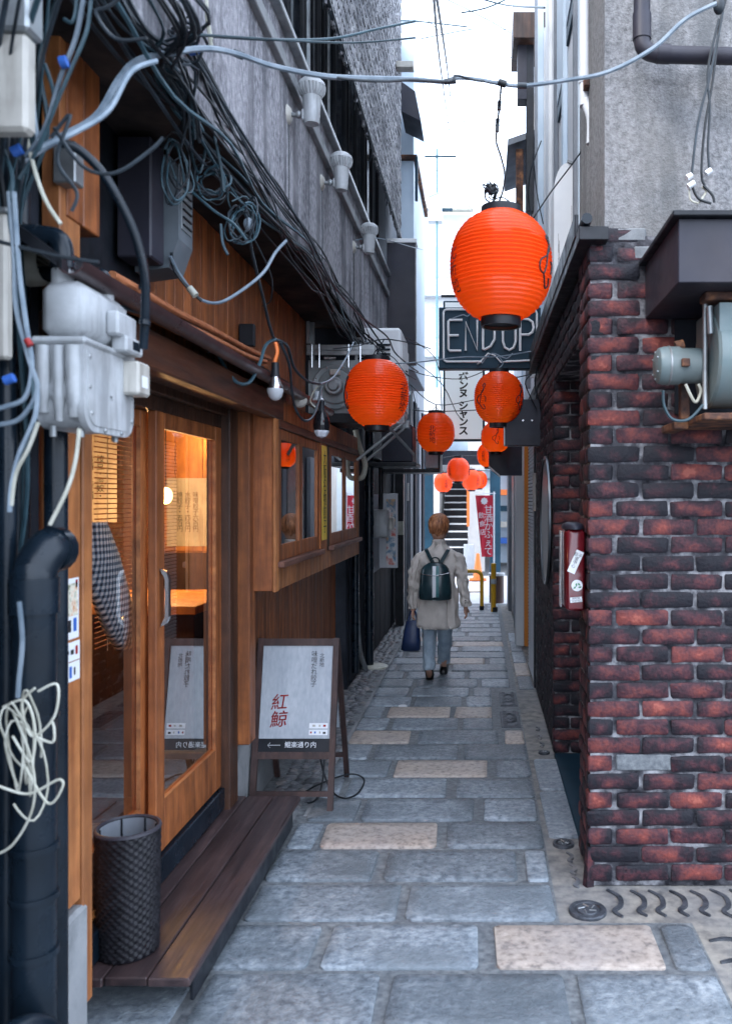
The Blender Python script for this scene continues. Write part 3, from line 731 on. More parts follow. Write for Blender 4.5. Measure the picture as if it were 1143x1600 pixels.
sticker(wp, 2.216, 2.304, 1.105, 1.157, [(.08,.22,.2,.8,'blackp'),(.32,.48,.2,.8,'bluep'),(.6,.7,.3,.7,'blackp')])
# wall beyond the box window and behind everything
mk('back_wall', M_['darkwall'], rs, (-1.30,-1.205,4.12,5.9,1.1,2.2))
# ------------------------------------------------------------------ the room inside
rm = MB(); rm.box(-3.3,-3.25,2.2,5.2,.1,2.3); rm.box(-3.3,-1.20,5.15,5.2,.1,2.3); rm.box(-3.3,-1.31,2.2,2.25,.1,2.3)
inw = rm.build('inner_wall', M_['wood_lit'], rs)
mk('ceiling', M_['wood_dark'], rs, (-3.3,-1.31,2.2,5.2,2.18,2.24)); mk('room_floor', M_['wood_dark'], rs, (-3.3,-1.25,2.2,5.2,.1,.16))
mk('dimming_partition', M_['wood_dark'], rs, (-3.2,-1.95,4.72,4.76,.16,2.17))  # added dark screen that dims the view through the near door pane
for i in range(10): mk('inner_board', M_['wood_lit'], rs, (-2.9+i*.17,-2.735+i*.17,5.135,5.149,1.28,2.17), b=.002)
mk('inner_dado', M_['wood_dark'], rs, (-2.9,-1.25,5.12,5.149,.16,1.27))
ct = thing('counter', 'orange wooden counter inside the restaurant behind the sliding door', 'counter', (-2.2, 4.4, .16))
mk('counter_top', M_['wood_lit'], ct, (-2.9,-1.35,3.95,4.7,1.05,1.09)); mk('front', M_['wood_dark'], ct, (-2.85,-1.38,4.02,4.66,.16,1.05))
sh = thing('shelf', 'wall shelf with dark dishes and boxes inside the restaurant', 'shelf', (-2.4, 4.9, 1.4))
mk('shelf_board', M_['wood_lit'], sh, (-2.7,-2.1,4.0,4.3,1.36,1.39))
for i in range(4):
    m = MB(); x = -2.62+i*.14; m.lathe([(.03,0),(.05,.02),(.055,.05),(.05,.055)], 14, (x, 4.12, 1.39)); tag(m.build('bowl', M_['black' if i % 2 else 'wood_dark'], smooth=40), ['dark bowl nearest the door on the inner shelf','brown bowl second on the inner shelf','dark bowl third on the inner shelf','brown bowl deepest on the inner shelf'][i], 'bowl', 'bowls on the inner shelf')
def paper(x, y, z, w, h, lab, txt, yaw=0):
    p = thing('wall_paper_notice', lab, 'notice', (x, y, z)); 
    mk('sheet', M_['cream'], p, (x-w/2,x+w/2,y-.002,y,z-h/2,z+h/2), b=.0005)
    text_mb(txt, h/11, frontM(x, y-.004, z)).build('lettering', M_['blackp'], p)
paper(-1.80, 5.13, 1.52, .26, .42, 'paper menu with small writing on the lit inner wall', '焼 水 味\n餃 餃 噌\n子 子 餃\n・ ・ 子\n五 四 六\n百 百 百\n円 円 円')
paper(-2.20, 4.70, 1.72, .3, .5, 'second paper menu higher on the lit inner wall', '本 お 枝\n日 酒 豆\nの ・ ・\n品 生 冷\n・ 麦 奴\n・ 酒 ・')
def pendant(x, y, z, lab, e=19):
    p = thing('pendant_lamp', lab, 'lamp', (x, y, z), 'warm pendant lamps inside the restaurant')
    m = MB(); m.ell((x,y,z), .035,.035,.045, 14, 8); m.build('bulb', plain('warm_bulb', (1,.7,.3), .4, emit=6, ecol=(1,.55,.18)), p, smooth=True)
    m = MB(); m.tube([(x,y,z+.04),(x,y,2.17)], .003, 5); m.build('cord', M_['cable'], p)
    l = bpy.data.lights.new('lamp_light', 'POINT'); l.energy = e; l.color = (1,.55,.22); l.shadow_soft_size = .05
    o = bpy.data.objects.new('lamp_light', l); COL.objects.link(o); o.parent = p; o.location = (0,0,-.09)
pendant(-1.68, 4.45, 1.62, 'warm pendant lamp over the counter just inside the far door leaf')
pendant(-2.30, 3.55, 1.75, 'warm pendant lamp deeper inside behind the near door leaf')
pendant(-1.62, 5.0, 2.05, 'warm pendant lamp high by the inner end wall', 5)
# bamboo blind and checked shirt hanging behind the near door leaf
bb = thing('bamboo_blind', 'thin slatted blind hanging inside the near door leaf', 'blind', (-1.36, 3.0, 1.0))
m = MB()
for i in range(46): m.rbox(-1.485,-1.48,3.2,3.75,1.02+i*.02,1.025+i*.02,b=.001)
m.build('slat', M_['wood_v'], bb, kind='stuff')
m = MB()
for yy in (3.3, 3.6): m.box(-1.479,-1.477,yy,yy+.004,1.0,1.95)
m.build('cord', M_['cable_w'], bb)
st_ = thing('checked_shirt', 'navy and white checked shirt hanging behind the near door glass', 'shirt', (-1.33, 2.9, 1.5))
def sleeve(pts, ra, rb_):
    rings = []
    for i, p in enumerate(pts):
        t = i/(len(pts)-1); p = Vector(p); w = .5*math.sin(i*2.3)*.008
        rings.append([p + Vector((rb_[i]*math.cos(a), ra[i]*math.sin(a)+w, 0)) for a in [2*PI*k/16 for k in range(16)]])
    m = MB(); m.loft(rings); return m
fix(sleeve([(-1.33,2.88,1.52),(-1.33,2.92,1.40),(-1.33,2.99,1.27),(-1.33,3.08,1.12),(-1.33,3.14,1.04)], [.06,.12,.13,.11,.07], [.03,.04,.045,.04,.035]).build('sleeve', M_['check'], st_, smooth=50))
fix(sleeve([(-1.36,2.60,1.52),(-1.36,2.60,1.35),(-1.36,2.60,1.1),(-1.36,2.60,.95)], [.10,.16,.17,.165], [.03,.05,.05,.05]).build('body', M_['check'], st_, smooth=50))

# ------------------------------------------------------------------ deck step
dc = thing('wooden_step', 'low reddish brown plank step on the ground in front of the sliding doors', 'step', (-1.07, 3.27, 0))
for i, (a, b_) in enumerate(((-1.262,-1.135),(-1.131,-1.003),(-.999,-.873))):
    mk('plank', M_['deck'], dc, (a, b_, 2.5+random.uniform(-.004,.004), 4.04, .132+random.uniform(0,.001), .16), b=.004)
mk('skirt', M_['black'], dc, (-.915,-.90,2.62,4.0,.02,.131))
for yy in (2.72, 3.3, 3.9): mk('bearer', M_['black'], dc, (-1.25,-.92,yy,yy+.05,.0,.131))
# basket
bk = thing('wicker_basket', 'tall black wicker umbrella basket standing on the near end of the wooden step', 'basket', (-1.125, 2.66, .16))
m = MB(); NR = 64; rg = []
for k in range(NR+1):
    z = .165 + .385*k/NR; rad = .092 + .005*k/NR; rg.append((rad, z, k))
rings = []
for (rad, z, k) in rg:
    ring = []
    for j in range(132):
        a = 2*PI*j/132; rr = rad + .0036*math.sin(a*22 + (PI if (k//2) % 2 else 0)) + (.0012 if k % 2 else -.0012)
        ring.append(Vector((-1.125+rr*math.cos(a), 2.66+rr*math.sin(a), z)))
    rings.append(ring)
m.loft(rings, cap=False); wk = mat('wicker', [(.006,.006,.008),(.022,.021,.026)], 40, spec=.35, rough=.42, bump=.3, rr=.1)
m.build('weave', wk, bk, smooth=70)
m = MB(); m.lathe([(.088,.552),(.093,.558),(.1,.556),(.102,.549),(.097,.545)], 48, (-1.125,2.66,0), cap=False); m.build('rim', M_['hood'], bk, smooth=60); m = MB(); m.lathe([(.001,.163),(.092,.163),(.095,.168)], 32, (-1.125,2.66,0), cap=False)
m.build('base', M_['hood'], bk, smooth=60)
m = MB(); m.lathe([(.086,.55),(.084,.17),(.001,.17)], 32, (-1.125,2.66,0), cap=False); m.build('liner', M_['greywall'], bk, smooth=60)
m = MB()
for a in (.4,1.3,2.2,3.4): m.tube([(-1.125+.083*math.cos(a),2.66+.083*math.sin(a),.17),(-1.125+.083*math.cos(a),2.66+.083*math.sin(a),.55)], .003, 6)
m.build('stay', M_['black'], bk)
# ------------------------------------------------------------------ A-frame sign
sg = thing('sign_board', 'dark wooden A-frame sign board with white panel standing at the far end of the step', 'sign', (-.95, 4.5, 0))
F0, F1, TZ = 4.245, 4.44, .86     # front foot, top, height
def fp(u, h):    # point on the leaning front plane
    return Vector((-.968+u, F0 + (F1-F0)*h/TZ, h))
def lean_box(m, u0, u1, h0, h1, t=.025, off=0):
    n = len(m.v); dz = Vector((0, .97, -.22)).normalized(); 
    for (u, h) in ((u0,h0),(u1,h0),(u1,h1),(u0,h1)):
        m.v.append(fp(u, h) - dz*off); 
    for (u, h) in ((u0,h0),(u1,h0),(u1,h1),(u0,h1)): m.v.append(fp(u, h) - dz*off + dz*t)
    m.f += [tuple(n+i for i in q) for q in ((0,1,2,3),(7,6,5,4),(0,4,5,1),(1,5,6,2),(2,6,7,3),(3,7,4,0))]
    return m
WW = .215
for (u0,u1,h0,h1,nm) in ((-WW,-WW+.03,0,TZ,'leg'),(WW-.03,WW,0,TZ,'leg'),(-WW+.03,WW-.03,TZ-.04,TZ-.003,'rail'),(-WW+.03,WW-.03,.255,.29,'rail'),(-WW+.03,WW-.03,.075,.10,'rail')):
    o = lean_box(MB(), u0, u1, h0, h1, .028).build(nm, M_['sign_wood'], sg); fix(o)
pn = fix(lean_box(MB(), -WW+.03, WW-.03, .29, TZ-.04, .01, -.008).build('panel', M_['panel'], sg))
fix(lean_box(MB(), -WW+.031, WW-.031, .29, .355, .003, -.0055).build('black_strip', M_['black'], pn))
tilt = -math.atan2(F1-F0, TZ)
def sM(u, h, off=.0015):
    p = fp(u, h); p += Vector((0, .97, -.22)).normalized()*(.008-off-.0); return frontM(p.x, p.y, p.z, 0, tilt)
def vt(s_): return '\n'.join(s_)
text_mb(vt('北新地'), .026, sM(.128, .745)).build('lettering', M_['blackp'], pn)
text_mb(vt('味噌だれ餃子'), .034, sM(.088, .70)).build('lettering', M_['blackp'], pn)
def wob(Mx, sh=.12): return Mx @ Matrix(((1,sh,0,0),(.06,1,0,0),(0,0,1,0),(0,0,0,1)))
text_mb('紅', .088, wob(sM(-.085, .53))).build('lettering', M_['redp'], pn); text_mb('鯨', .09, wob(sM(-.085, .445))).build('lettering', M_['redp'], pn)
for nm, c_ in (('a',.0008),('b',-.0008)):
    text_mb('紅', .088, wob(sM(-.085+c_, .53+c_*.7,.002))).build('lettering', M_['redp'], pn); text_mb('鯨', .09, wob(sM(-.085+c_, .445+c_*.7,.002))).build('lettering', M_['redp'], pn)
text_mb('鯤楽通り内', .033, sM(.035, .323, .0045)).build('lettering', M_['whitep'], pn)
ar = MB(); Mx = sM(-.10, .323, .0045)
ar.v = [Mx @ Vector((x, y, 0)) for (x, y) in ((-.035,-.001),(.03,-.001),(.03,.001),(-.035,.001),(-.036,0),(-.034,.001),(-.021,.013),(-.023,.013),(-.034,-.001),(-.036,0),(-.023,-.013),(-.021,-.013))]
ar.f = [(0,1,2,3),(4,5,6,7),(8,9,10,11)]; ar.build('arrow', M_['whitep'], pn)
for (h0, cs) in ((.405, (None, None, 'redp')), (.372, ('blackp','bluep',None,'blackp'))):
    a = lean_box(MB(), .075, .172, h0, h0+.026, .001, -.0065); a = fix(a.build('sticker', M_['whitep'], pn))
for (u, h, w, mm) in ((.155,.418,.014,'redp'),(.13,.418,.010,'cream'),(.10,.418,.016,'cream'),(.086,.385,.008,'redp'),(.107,.385,.008,'bluep'),(.132,.385,.007,'cream'),(.155,.383,.014,'blackp')):
    q = lean_box(MB(), u-w/2, u+w/2, h-.005, h+.005, .0004, -.0055); fix(q.build('print', M_[mm], pn))
bkx = MB()
for s_ in (-1, 1):
    x = -.968 + s_*(WW-.015); m = MB(); a, b_ = Vector((x, 4.47, TZ-.01)), Vector((x, 4.80, 0))
    m.v = [Vector((x+dx, p.y+dy, p.z)) for p in (a, b_) for (dx, dy) in ((-.014,-.013),(.014,-.013),(.014,.013),(-.014,.013))]
    m.f = [(0,1,2,3),(7,6,5,4),(0,4,5,1),(1,5,6,2),(2,6,7,3),(3,7,4,0)]; fix(m.build('leg', M_['sign_wood'], sg))
mk('rail', M_['sign_wood'], sg, (-1.13,-.78,4.74,4.76,.13,.155), b=.003)
mk('rail', M_['sign_wood'], sg, (-1.13,-.78,4.47,4.49,.79,.84), b=.003)
m = MB(); m.poly([(-1.12,4.50,.80),(-.79,4.50,.80),(-.79,4.67,.32),(-1.12,4.67,.32)]); m.build('back_panel', M_['panel'], sg)
m = MB(); m.tube(catmull([(-.93,4.66,.34),(-.86,4.55,.12),(-.80,4.5,.02),(-.72,4.42,.012),(-.66,4.5,.012),(-.66,4.72,.012),(-.75,4.75,.03),(-.9,4.6,.02),(-1.0,4.4,.012),(-1.13,4.35,.012)], 8), .005, 6)
m.tube(catmull([(-.87,4.66,.33),(-.86,4.6,.2),(-.855,4.5,.06),(-.87,4.4,.012),(-.9,4.35,.012)], 6), .005, 6)
tag(m.build('extension_lead', M_['cable'], smooth=True), 'black power cord looping on the paving round the feet of the sign board', 'cord')
mk('plug', M_['black'], None, (-1.08,-1.04,4.42,4.48,0,.02), b=.006, label='black plug lying on the ground under the sign board', cat='plug')
# ================================================================== services on the near left wall
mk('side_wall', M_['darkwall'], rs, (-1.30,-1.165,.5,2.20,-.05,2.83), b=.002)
def pipe(pts, r, name, lab, cat='pipe', mt='pipe', k=6, n=16, group=None, collars=()):
    t = thing(name, lab, cat, Vector(pts[0]), group); m = MB(); m.tube(catmull(pts, k) if len(pts) > 2 else pts, r, n); m.build('tube', M_[mt], t, smooth=60)
    for (a, b_) in collars:
        q = MB(); q.tube([a, b_], r*1.13, n); q.build('collar', M_[mt], t, smooth=60)
    return t
x, y = -1.018, 1.9
pipe([(x,y,-.1),(x,y,.4),(x,y,.9),(x,y,1.38),(x,y+.003,1.43),(x+.008,y+.02,1.468),(x+.014,y+.04,1.482),(x+.016,y+.07,1.482)], .047, 'drain_pipe', 'thick black drain pipe with an elbow at head height, at the left edge', collars=[((x,y,1.34),(x,y,1.42)),((x+.014,y+.045,1.482),(x+.016,y+.075,1.482)),((x,y,.80),(x,y,.815)),((x,y,.69),(x,y,.702)),((x,y,.56),(x,y,.575)),((x,y,1.1),(x,y,1.112))])
pipe([(-1.35,1.72,.28),(-1.1,1.72,.40),(-1.03,1.74,.43),(-.985,1.80,.44),(-.96,1.84,.40),(-.955,1.85,.30),(-.955,1.85,-.1)], .04, 'drain_pipe', 'sloping black pipe bending down at the bottom left corner')
for i, (px, D, r, lab) in enumerate(((12, 1.95, .020, 'thin vertical dark pipe leftmost against the frame edge'), (33, 2.12, .022, 'slim dark vertical pipe just behind the thick drain pipe'), (88, 2.1, .028, 'dark vertical pipe between the thick drain pipe and the orange panel'))):
    p = P(px, 900, D); pipe([(p.x, p.y, -.1),(p.x, p.y, 2.75 if i < 2 else 1.95)], r, 'wall_pipe', lab)
# cream cord hank hanging on the drain pipe
def loops(c, n, rx, rz, r, mt, seed, tilt=.3, name='loop', jit=.5):
    rnd_ = random.Random(seed); ms = []
    for i in range(n):
        a0 = rnd_.uniform(0, 6); ax = rnd_.uniform(.55, 1)*rx; az = rnd_.uniform(.6, 1)*rz; rot = rnd_.uniform(-jit, jit); oy = rnd_.uniform(-.03, .03); cx, cz = rnd_.uniform(-.3,.3)*rx, rnd_.uniform(-.3,.3)*rz
        pts = []
        for k in range(25):
            a = a0 + 2*PI*k/24*(.8+.2*rnd_.random()*0+.15)
            u, w = ax*math.cos(a), az*math.sin(a); u, w = u*math.cos(rot)-w*math.sin(rot), u*math.sin(rot)+w*math.cos(rot)
            pts.append(Vector(c) + Vector((cx+u, oy+.03*math.sin(a*1.3+i)+u*tilt, cz+w + .004*math.sin(a*5))))
        m = MB(); m.tube(pts, r*rnd_.uniform(.7,1.2), 6, cap=True); ms.append(m)
    return ms
hk = thing('cord_hank', 'pale cream cord coiled in a hank hanging beside the drain pipe at lower left', 'cord', P(45,1180,1.8))
for m in loops(P(32,1180,1.80), 5, .026, .12, .0028, 'cable_w', 5, jit=.15): m.build('cord', M_['cable_w'], hk, smooth=True)
for pts in ([(60,1080),(90,1070),(85,1120),(50,1150),(35,1100),(55,1075)], [(20,1110),(50,1190),(52,1260),(20,1320),(-20,1340)], [(38,1195),(75,1255),(98,1230),(92,1218),(60,1235),(35,1240),(-10,1225)], [(5,1105),(40,1095),(55,1140),(48,1190),(20,1150)], [(54,1150),(82,1160),(85,1140),(82,1128)]):
    m = MB(); m.tube(catmull([P(a,b_,1.78) for a,b_ in pts], 7), .0027, 7); m.build('cord', M_['cable_w'], hk, smooth=True)
# gas meter
gm = thing('gas_meter', 'pale grey gas meter on the pipes beside the wooden restaurant door', 'gas meter', (-.96, 2.03, 1.76))
mx0, mx1, my0, my1 = -1.018, -.906, 1.90, 2.165
mk('upper_case', M_['grey_met'], gm, (mx0+.006,mx1-.002,my0+.004,my1-.006,1.972,2.105), b=.022, smooth=50)
mk('flange', M_['grey_met'], gm, (mx0-.006,mx1+.008,my0-.008,my1+.006,1.955,1.972), b=.006)
def rounded_low(x0, x1, y0, y1, z0, z1, r, name, mt):
    pts = [(x0,y0,z1),(x0,y0,z0+r)] + [(x0, y0+r-r*math.cos(a), z0+r-r*math.sin(a)) for a in [PI/2*k/6 for k in range(1,7)]] + [(x0, y1-r+r*math.sin(a), z0+r-r*math.cos(a)) for a in [PI/2*k/6 for k in range(0,7)]] + [(x0,y1,z1)]
    m = MB(); m.prism(pts, (x1-x0,0,0)); return fix(m.build(name, M_[mt], gm, smooth=40))
rounded_low(mx0, mx1-.008, my0+.004, my1-.004, 1.765, 1.955, .05, 'lower_case', 'grey_met')
rounded_low(mx1-.012, mx1+.004, my0-.004, my1+.004, 1.757, 1.954, .055, 'cover_rim', 'grey_met')
rounded_low(mx1, mx1+.0065, my0+.012, my1-.012, 1.772, 1.945, .045, 'cover_plate', 'grey_met')
m = MB()
for px_, (z0, z1), r in ((mx0+.02,(1.80,1.95),.014),(mx0+.055,(1.78,1.95),.012),(mx0+.088,(1.79,1.95),.016)): m.tube(catmull([(px_,my0+.006,z0),(px_+.004,my0-.004,z0+.06),(px_,my0+.002,z1)],4), [r*.8]*3+[r]*3+[r*1.1]*3, 10)
m.ell((mx0+.055,my0+.004,1.85), .022,.012,.035); m.build('cast_rib', M_['grey_met'], gm, smooth=60)
m = MB()
for (yy, zz) in ((1.92,1.93),(1.92,1.86),(1.93,1.80),(2.15,1.86),(2.15,1.80),(2.0,1.765),(2.09,1.765)): m.ell((mx1+.006,yy,zz), .004,.006,.006, 8, 5)
for (xx, yy) in ((-.99,1.93),(-.93,1.94),(-.93,2.12)): m.cyl((xx,yy,1.745),(xx,yy,1.77), .008, 8)
m.build('bolt', M_['galv'], gm, smooth=40)
mk('index_hood', M_['grey_met'], gm, (mx1-.004,mx1+.028,2.02,2.13,2.0,2.06), b=.006)
ib = mk('index_box', M_['grey_met'], gm, (mx1-.004,mx1+.036,2.05,2.15,1.965,2.005), b=.005); mk('display', M_['darkglass'], ib, (mx1+.036,mx1+.037,2.085,2.13,1.975,1.997), b=.0005)
rb_ = mk('radio_box', M_['cream'], gm, (mx1-.002,mx1+.045,2.10,2.175,1.865,1.95), b=.006); mk('label', M_['whitep'], rb_, (mx1+.045,mx1+.046,2.12,2.155,1.885,1.915), b=.0004)
text_mb('PS', .016, sideM(mx1+.0072, 2.03, 1.845)).build('lettering', M_['blackp'], gm)
m = MB(); m.cyl((-.975,1.945,2.10),(-.975,1.945,2.135),.024,18); m.cyl((-.945,2.10,2.08),(-.945,2.10,2.125),.02,18); m.build('inlet', M_['grey_met'], gm, smooth=40)
pipe([(-1.16,1.93,2.215),(-1.02,1.945,2.215),(-.985,1.945,2.205),(-.975,1.945,2.18),(-.975,1.945,2.13)], .024, 'gas_pipe', 'black elbow pipe entering the top of the gas meter on its left', collars=[((-.975,1.945,2.14),(-.975,1.945,2.165)),((-1.05,1.943,2.215),(-1.03,1.944,2.215))])
pipe([(-1.15,2.08,2.165),(-.98,2.10,2.165),(-.952,2.10,2.158),(-.945,2.10,2.13),(-.945,2.10,2.12)], .02, 'gas_pipe', 'smaller black elbow pipe entering the gas meter on its right')
# round vent cap
vc = thing('vent_cap', 'round cream vent cap with slats behind the gas meter pipes', 'vent', (-1.09, 2.08, 2.19))
m = MB(); m.lathe([(.058,0),(.056,.03),(.048,.045),(.044,.045),(.044,.02)], 28, (-1.13,2.08,2.19), axis='x', cap=False); m.build('ring', M_['cable_w'], vc, smooth=50)
for i in range(6): mk('slat', M_['cable_w'], vc, (-1.108,-1.094,2.08-math.sqrt(.0019-(i*.013-.033)**2),2.08+math.sqrt(.0019-(i*.013-.033)**2),2.155+i*.013,2.159+i*.013), b=.001)
# boxes
t = thing('junction_box', 'weathered cream utility box at the top left corner of the photo', 'box', (-.93,1.62,2.3))
mk('case', M_['cream'], t, (-1.15,-.872,1.6,1.64,2.31,2.50), b=.008); mk('lid', M_['galv'], t, (-1.16,-.864,1.59,1.65,2.50,2.62), b=.006); mk('label', M_['galv'], t, (-.95,-.925,1.598,1.6,2.42,2.45), b=.0005)
t = thing('junction_box', 'flat pale grey box on the left edge of the photo beside the gas meter', 'box', (-1.05,1.85,1.9))
mk('case', M_['cream'], t, (-1.14,-1.025,1.8,1.83,1.905,2.22), b=.006); mk('trim', M_['galv'], t, (-1.145,-1.02,1.795,1.835,2.22,2.232), b=.003)
em = thing('electric_meter', 'dark grey electric meter box with a clear window hanging high on the wood wall', 'electric meter', (-1.12,2.88,2.37))
mk('case', M_['hood'], em, (-1.20,-1.085,2.745,2.86,2.40,2.80), b=.006)
m = MB(); m.prism([(-1.19,2.87,2.79),(-1.075,2.87,2.79),(-1.04,2.87,2.74),(-1.04,2.87,2.50),(-1.075,2.87,2.40),(-1.19,2.87,2.385)], (0,.14,0)); fix(m.build('cover', mat('meter_dark', [(.11,.135,.155),(.18,.205,.23)], 4, rough=.45), em))
mk('window', M_['galv'], em, (-1.04,-1.036,2.89,2.99,2.54,2.72), b=.001)
for i in range(6): mk('louvre', M_['black'], em, (-1.036,-1.03,2.90,2.98,2.555+i*.027,2.561+i*.027), b=.001)
t = thing('junction_box', 'small grey junction box on the orange boards above the gas meter', 'box', P(95,250,2.15))
p = P(100,255,2.18); mk('case', M_['galv'], t, (p.x-.03,p.x+.03,p.y,p.y+.05,p.z-.05,p.z+.06), b=.004)
mk('wall_panel', M_['wood_v'], rs, (-1.17,-1.105,2.23,2.32,2.36,2.83), b=.003); mk('wall_panel', M_['wood_v'], rs, (-1.17,-1.105,2.323,2.42,2.36,2.83), b=.003)
# ------------------------------------------------------------------ cables
def cab(par, pts, r, mt, k=7, n=6, name='cable'):
    m = MB(); m.tube(catmull(pts, k), r, n); return m.build(name, M_[mt], par, smooth=True)
def pp(D, *a): return [P(x, y, D if not isinstance(D, (tuple, list)) else D[0]+(D[1]-D[0])*i/(len(a)-1)) for i, (x, y) in enumerate(a)]
t = thing('overhead_cable', 'thick pale cable strung across the alley above the largest lantern', 'cable', P(500,110,2.6))
cab(t, pp((1.75,2.9),(35,250),(95,215),(150,182),(185,125),(215,95),(270,82),(325,76),(372,85),(425,103),(500,118),(560,122),(640,124),(692,128)), .0085, 'cable_g')
cab(t, pp((1.75,1.95),(60,232),(120,205),(170,172),(205,112),(245,95)), .006, 'cable_g')
cab(t, pp((2.9,2.8),(692,128),(712,122),(745,124),(782,131),(815,134),(880,126),(950,112),(1020,75),(1070,30),(1118,5)), .0075, 'cable_g')
cab(t, pp((2.5,2.9),(372,86),(395,92),(440,106),(470,112),(545,124),(600,127),(640,125),(700,127),(712,118),(745,126),(782,128)), .0045, 'cable')
for (a, b_, c, mt_) in (((296,80),(312,78),.013,'bluep'),((330,62),(326,40),.006,'cable_w'),((778,128),(790,132),.012,'cable'),((808,134),(822,134),.010,'cable'),((365,82),(380,88),.011,'cable'),((693,128),(712,126),.010,'cable')):
    m = MB(); m.tube([P(*a,2.5), P(*b_,2.5)] if a[0] < 600 else [P(*a,2.85), P(*b_,2.85)], c, 8); m.build('tie', M_[mt_], t, smooth=50)
t = thing('overhead_cable', 'pair of thin teal cables crossing the stucco wall and woven screen near the top', 'cable', P(450,55,2.7))
cab(t, pp((2.3,3.6),(215,52),(290,53),(350,58),(430,62),(520,60),(590,45),(648,33)), .005, 'teal'); cab(t, pp((2.3,3.6),(290,53),(400,60),(500,66),(570,66),(648,59)), .004, 'teal')
cab(t, pp((2.4,2.45),(322,-30),(323,20),(326,45),(330,72)), .006, 'cable_w')
t = thing('lantern_cable', 'knotted dark cord hanging from the overhead cable down to the largest lantern', 'cord', P(780,220,2.9))
cab(t, pp((2.85,3.28),(783,130),(781,150),(779,172),(776,200),(775,222),(782,245),(788,272),(785,298),(779,315)), .0042, 'cable')
m = MB(); m.tube(pp(2.95,(780,158),(779,172)), .008, 8); m.tube(pp(3.0,(777,186),(776,206)), .008, 8); m.build('tape', M_['cable'], t, smooth=True)
for ms in loops(P(768,300,3.25), 4, .03, .03, .003, 'cable', 8): ms.build('loop', M_['cable'], t, smooth=True)
m = MB(); m.ell(P(767,296,3.25), .02,.02,.022, 10, 6); m.build('junction', M_['cable'], t, smooth=True)
# bundle under the stucco edge
bd = thing('cable_bundle', 'tangled bundle of black cables running along the lower edge of the stucco wall', 'cable bundle', (-.87, 4, 2.85))
rnd_ = random.Random(3)
for i in range(22):
    X0 = -.90 + rnd_.uniform(-.03,.06); Z0 = 2.86 + rnd_.uniform(-.09,.07); pts = []
    yy = 1.0 + rnd_.uniform(0,.6)
    while yy < 6.3:
        pts.append((X0 + rnd_.uniform(-.03,.03), yy, Z0 - .05*math.sin(yy*1.7+i) + rnd_.uniform(-.035,.035) - .04*max(0, yy-4.8))); yy += rnd_.uniform(.35,.6)
    pts.append((-.86+rnd_.uniform(-.05,.3), 6.6, 2.62+rnd_.uniform(-.05,.05)))
    cab(bd, pts, rnd_.uniform(.0035,.0075), rnd_.choice(('cable','cable','cable','teal')), k=4, n=5)
for i in range(16):
    X0 = rnd_.uniform(-25,55); cab(bd, pp((1.5+.5*rnd_.random(),2.2), (X0+rnd_.uniform(0,60),-30),(X0+rnd_.uniform(0,40),90),(X0+rnd_.uniform(-20,25),210),(X0*.6,340),(X0*.6+rnd_.uniform(-15,15),520),(X0*.5+rnd_.uniform(-10,30),760),(X0*.5,1000),(X0*.5+rnd_.uniform(-10,10),1300)), rnd_.uniform(.003,.007), rnd_.choice(('cable','teal','cable')), k=5, n=6)
hb = thing('cable_bundle', 'loose black cables sagging diagonally across the face of the stucco wall', 'cable bundle', P(420,300,3.4))
for i, (a, b_) in enumerate((((300,85),(645,590)),((306,95),(652,575)),((315,120),(560,500)))):
    o = rnd_.uniform(-6,6); A = P(a[0],a[1],2.45); B = P(b_[0],b_[1],6.8); pts = []
    for k in range(9):
        u = k/8; s_ = u*2.45/(6.8-(6.8-2.45)*u)   # even steps along the picture line
        q = A.lerp(B, u); q.z -= .16*math.sin(PI*u)*(1+.25*i/5); pts.append(q + Vector((rnd_.uniform(-.03,.03)+.03, 0, rnd_.uniform(-.03,.03))))
    cab(hb, pts, rnd_.uniform(.003,.0055), 'cable', k=5, n=5)
# coils of teal and grey wire over the electric meter
cw = thing('cable_coil', 'tangle of dark teal wire loops hanging beside and above the electric meter', 'cable coil', P(270,250,2.7))
for m in loops(P(272,262,2.66), 7, .035, .10, .0035, '', 11, jit=.3): m.build('loop', M_[rnd_.choice(('teal','cable'))], cw, smooth=True)
cw = thing('cable_coil', 'grey wire loops hanging under the stucco edge to the right of the electric meter', 'cable coil', P(330,290,2.9))
for m in loops(P(330,285,2.85), 8, .055, .07, .0034, '', 21, jit=.9): m.build('loop', M_[rnd_.choice(('teal','cable','cable'))], cw, smooth=True)
for m in loops(P(380,345,3.0), 8, .045, .09, .0034, '', 31, jit=.6): m.build('loop', M_[rnd_.choice(('teal','teal','cable'))], cw, smooth=True)
for pts in ([(305,180),(300,240),(312,270),(322,230)], [(330,190),(345,260),(350,300)], [(300,300),(335,330),(365,350),(385,375)], [(345,350),(348,380),(356,398)], [(330,200),(310,170),(300,150)]):
    cab(cw, pp(2.8, *pts), .005, 'teal')
m = MB(); m.ell(P(388,350,3.0), .018,.02,.024, 10, 6); m.build('tape_ball', M_['cable_g'], cw, smooth=True)
t = thing('loose_cable', 'grey cable drooping across the wood boards from the electric meter to the stucco edge', 'cable', P(340,470,3.0))
cab(t, pp((2.85,3.25),(266,400),(278,425),(300,455),(318,470),(345,472),(380,452),(412,425),(430,395),(447,376)), .0062, 'cable_g')
cab(t, pp((2.85,2.95),(268,395),(272,420),(292,448),(315,470)), .006, 'cable'); m = MB(); m.tube(pp(2.9,(296,450),(306,462)), .013, 8); m.build('joint', M_['cable_w'], t, smooth=50)
t = thing('loose_cable', 'black cable running down from the wire tangle to the hanging light bulbs', 'cable', P(400,450,3.4))
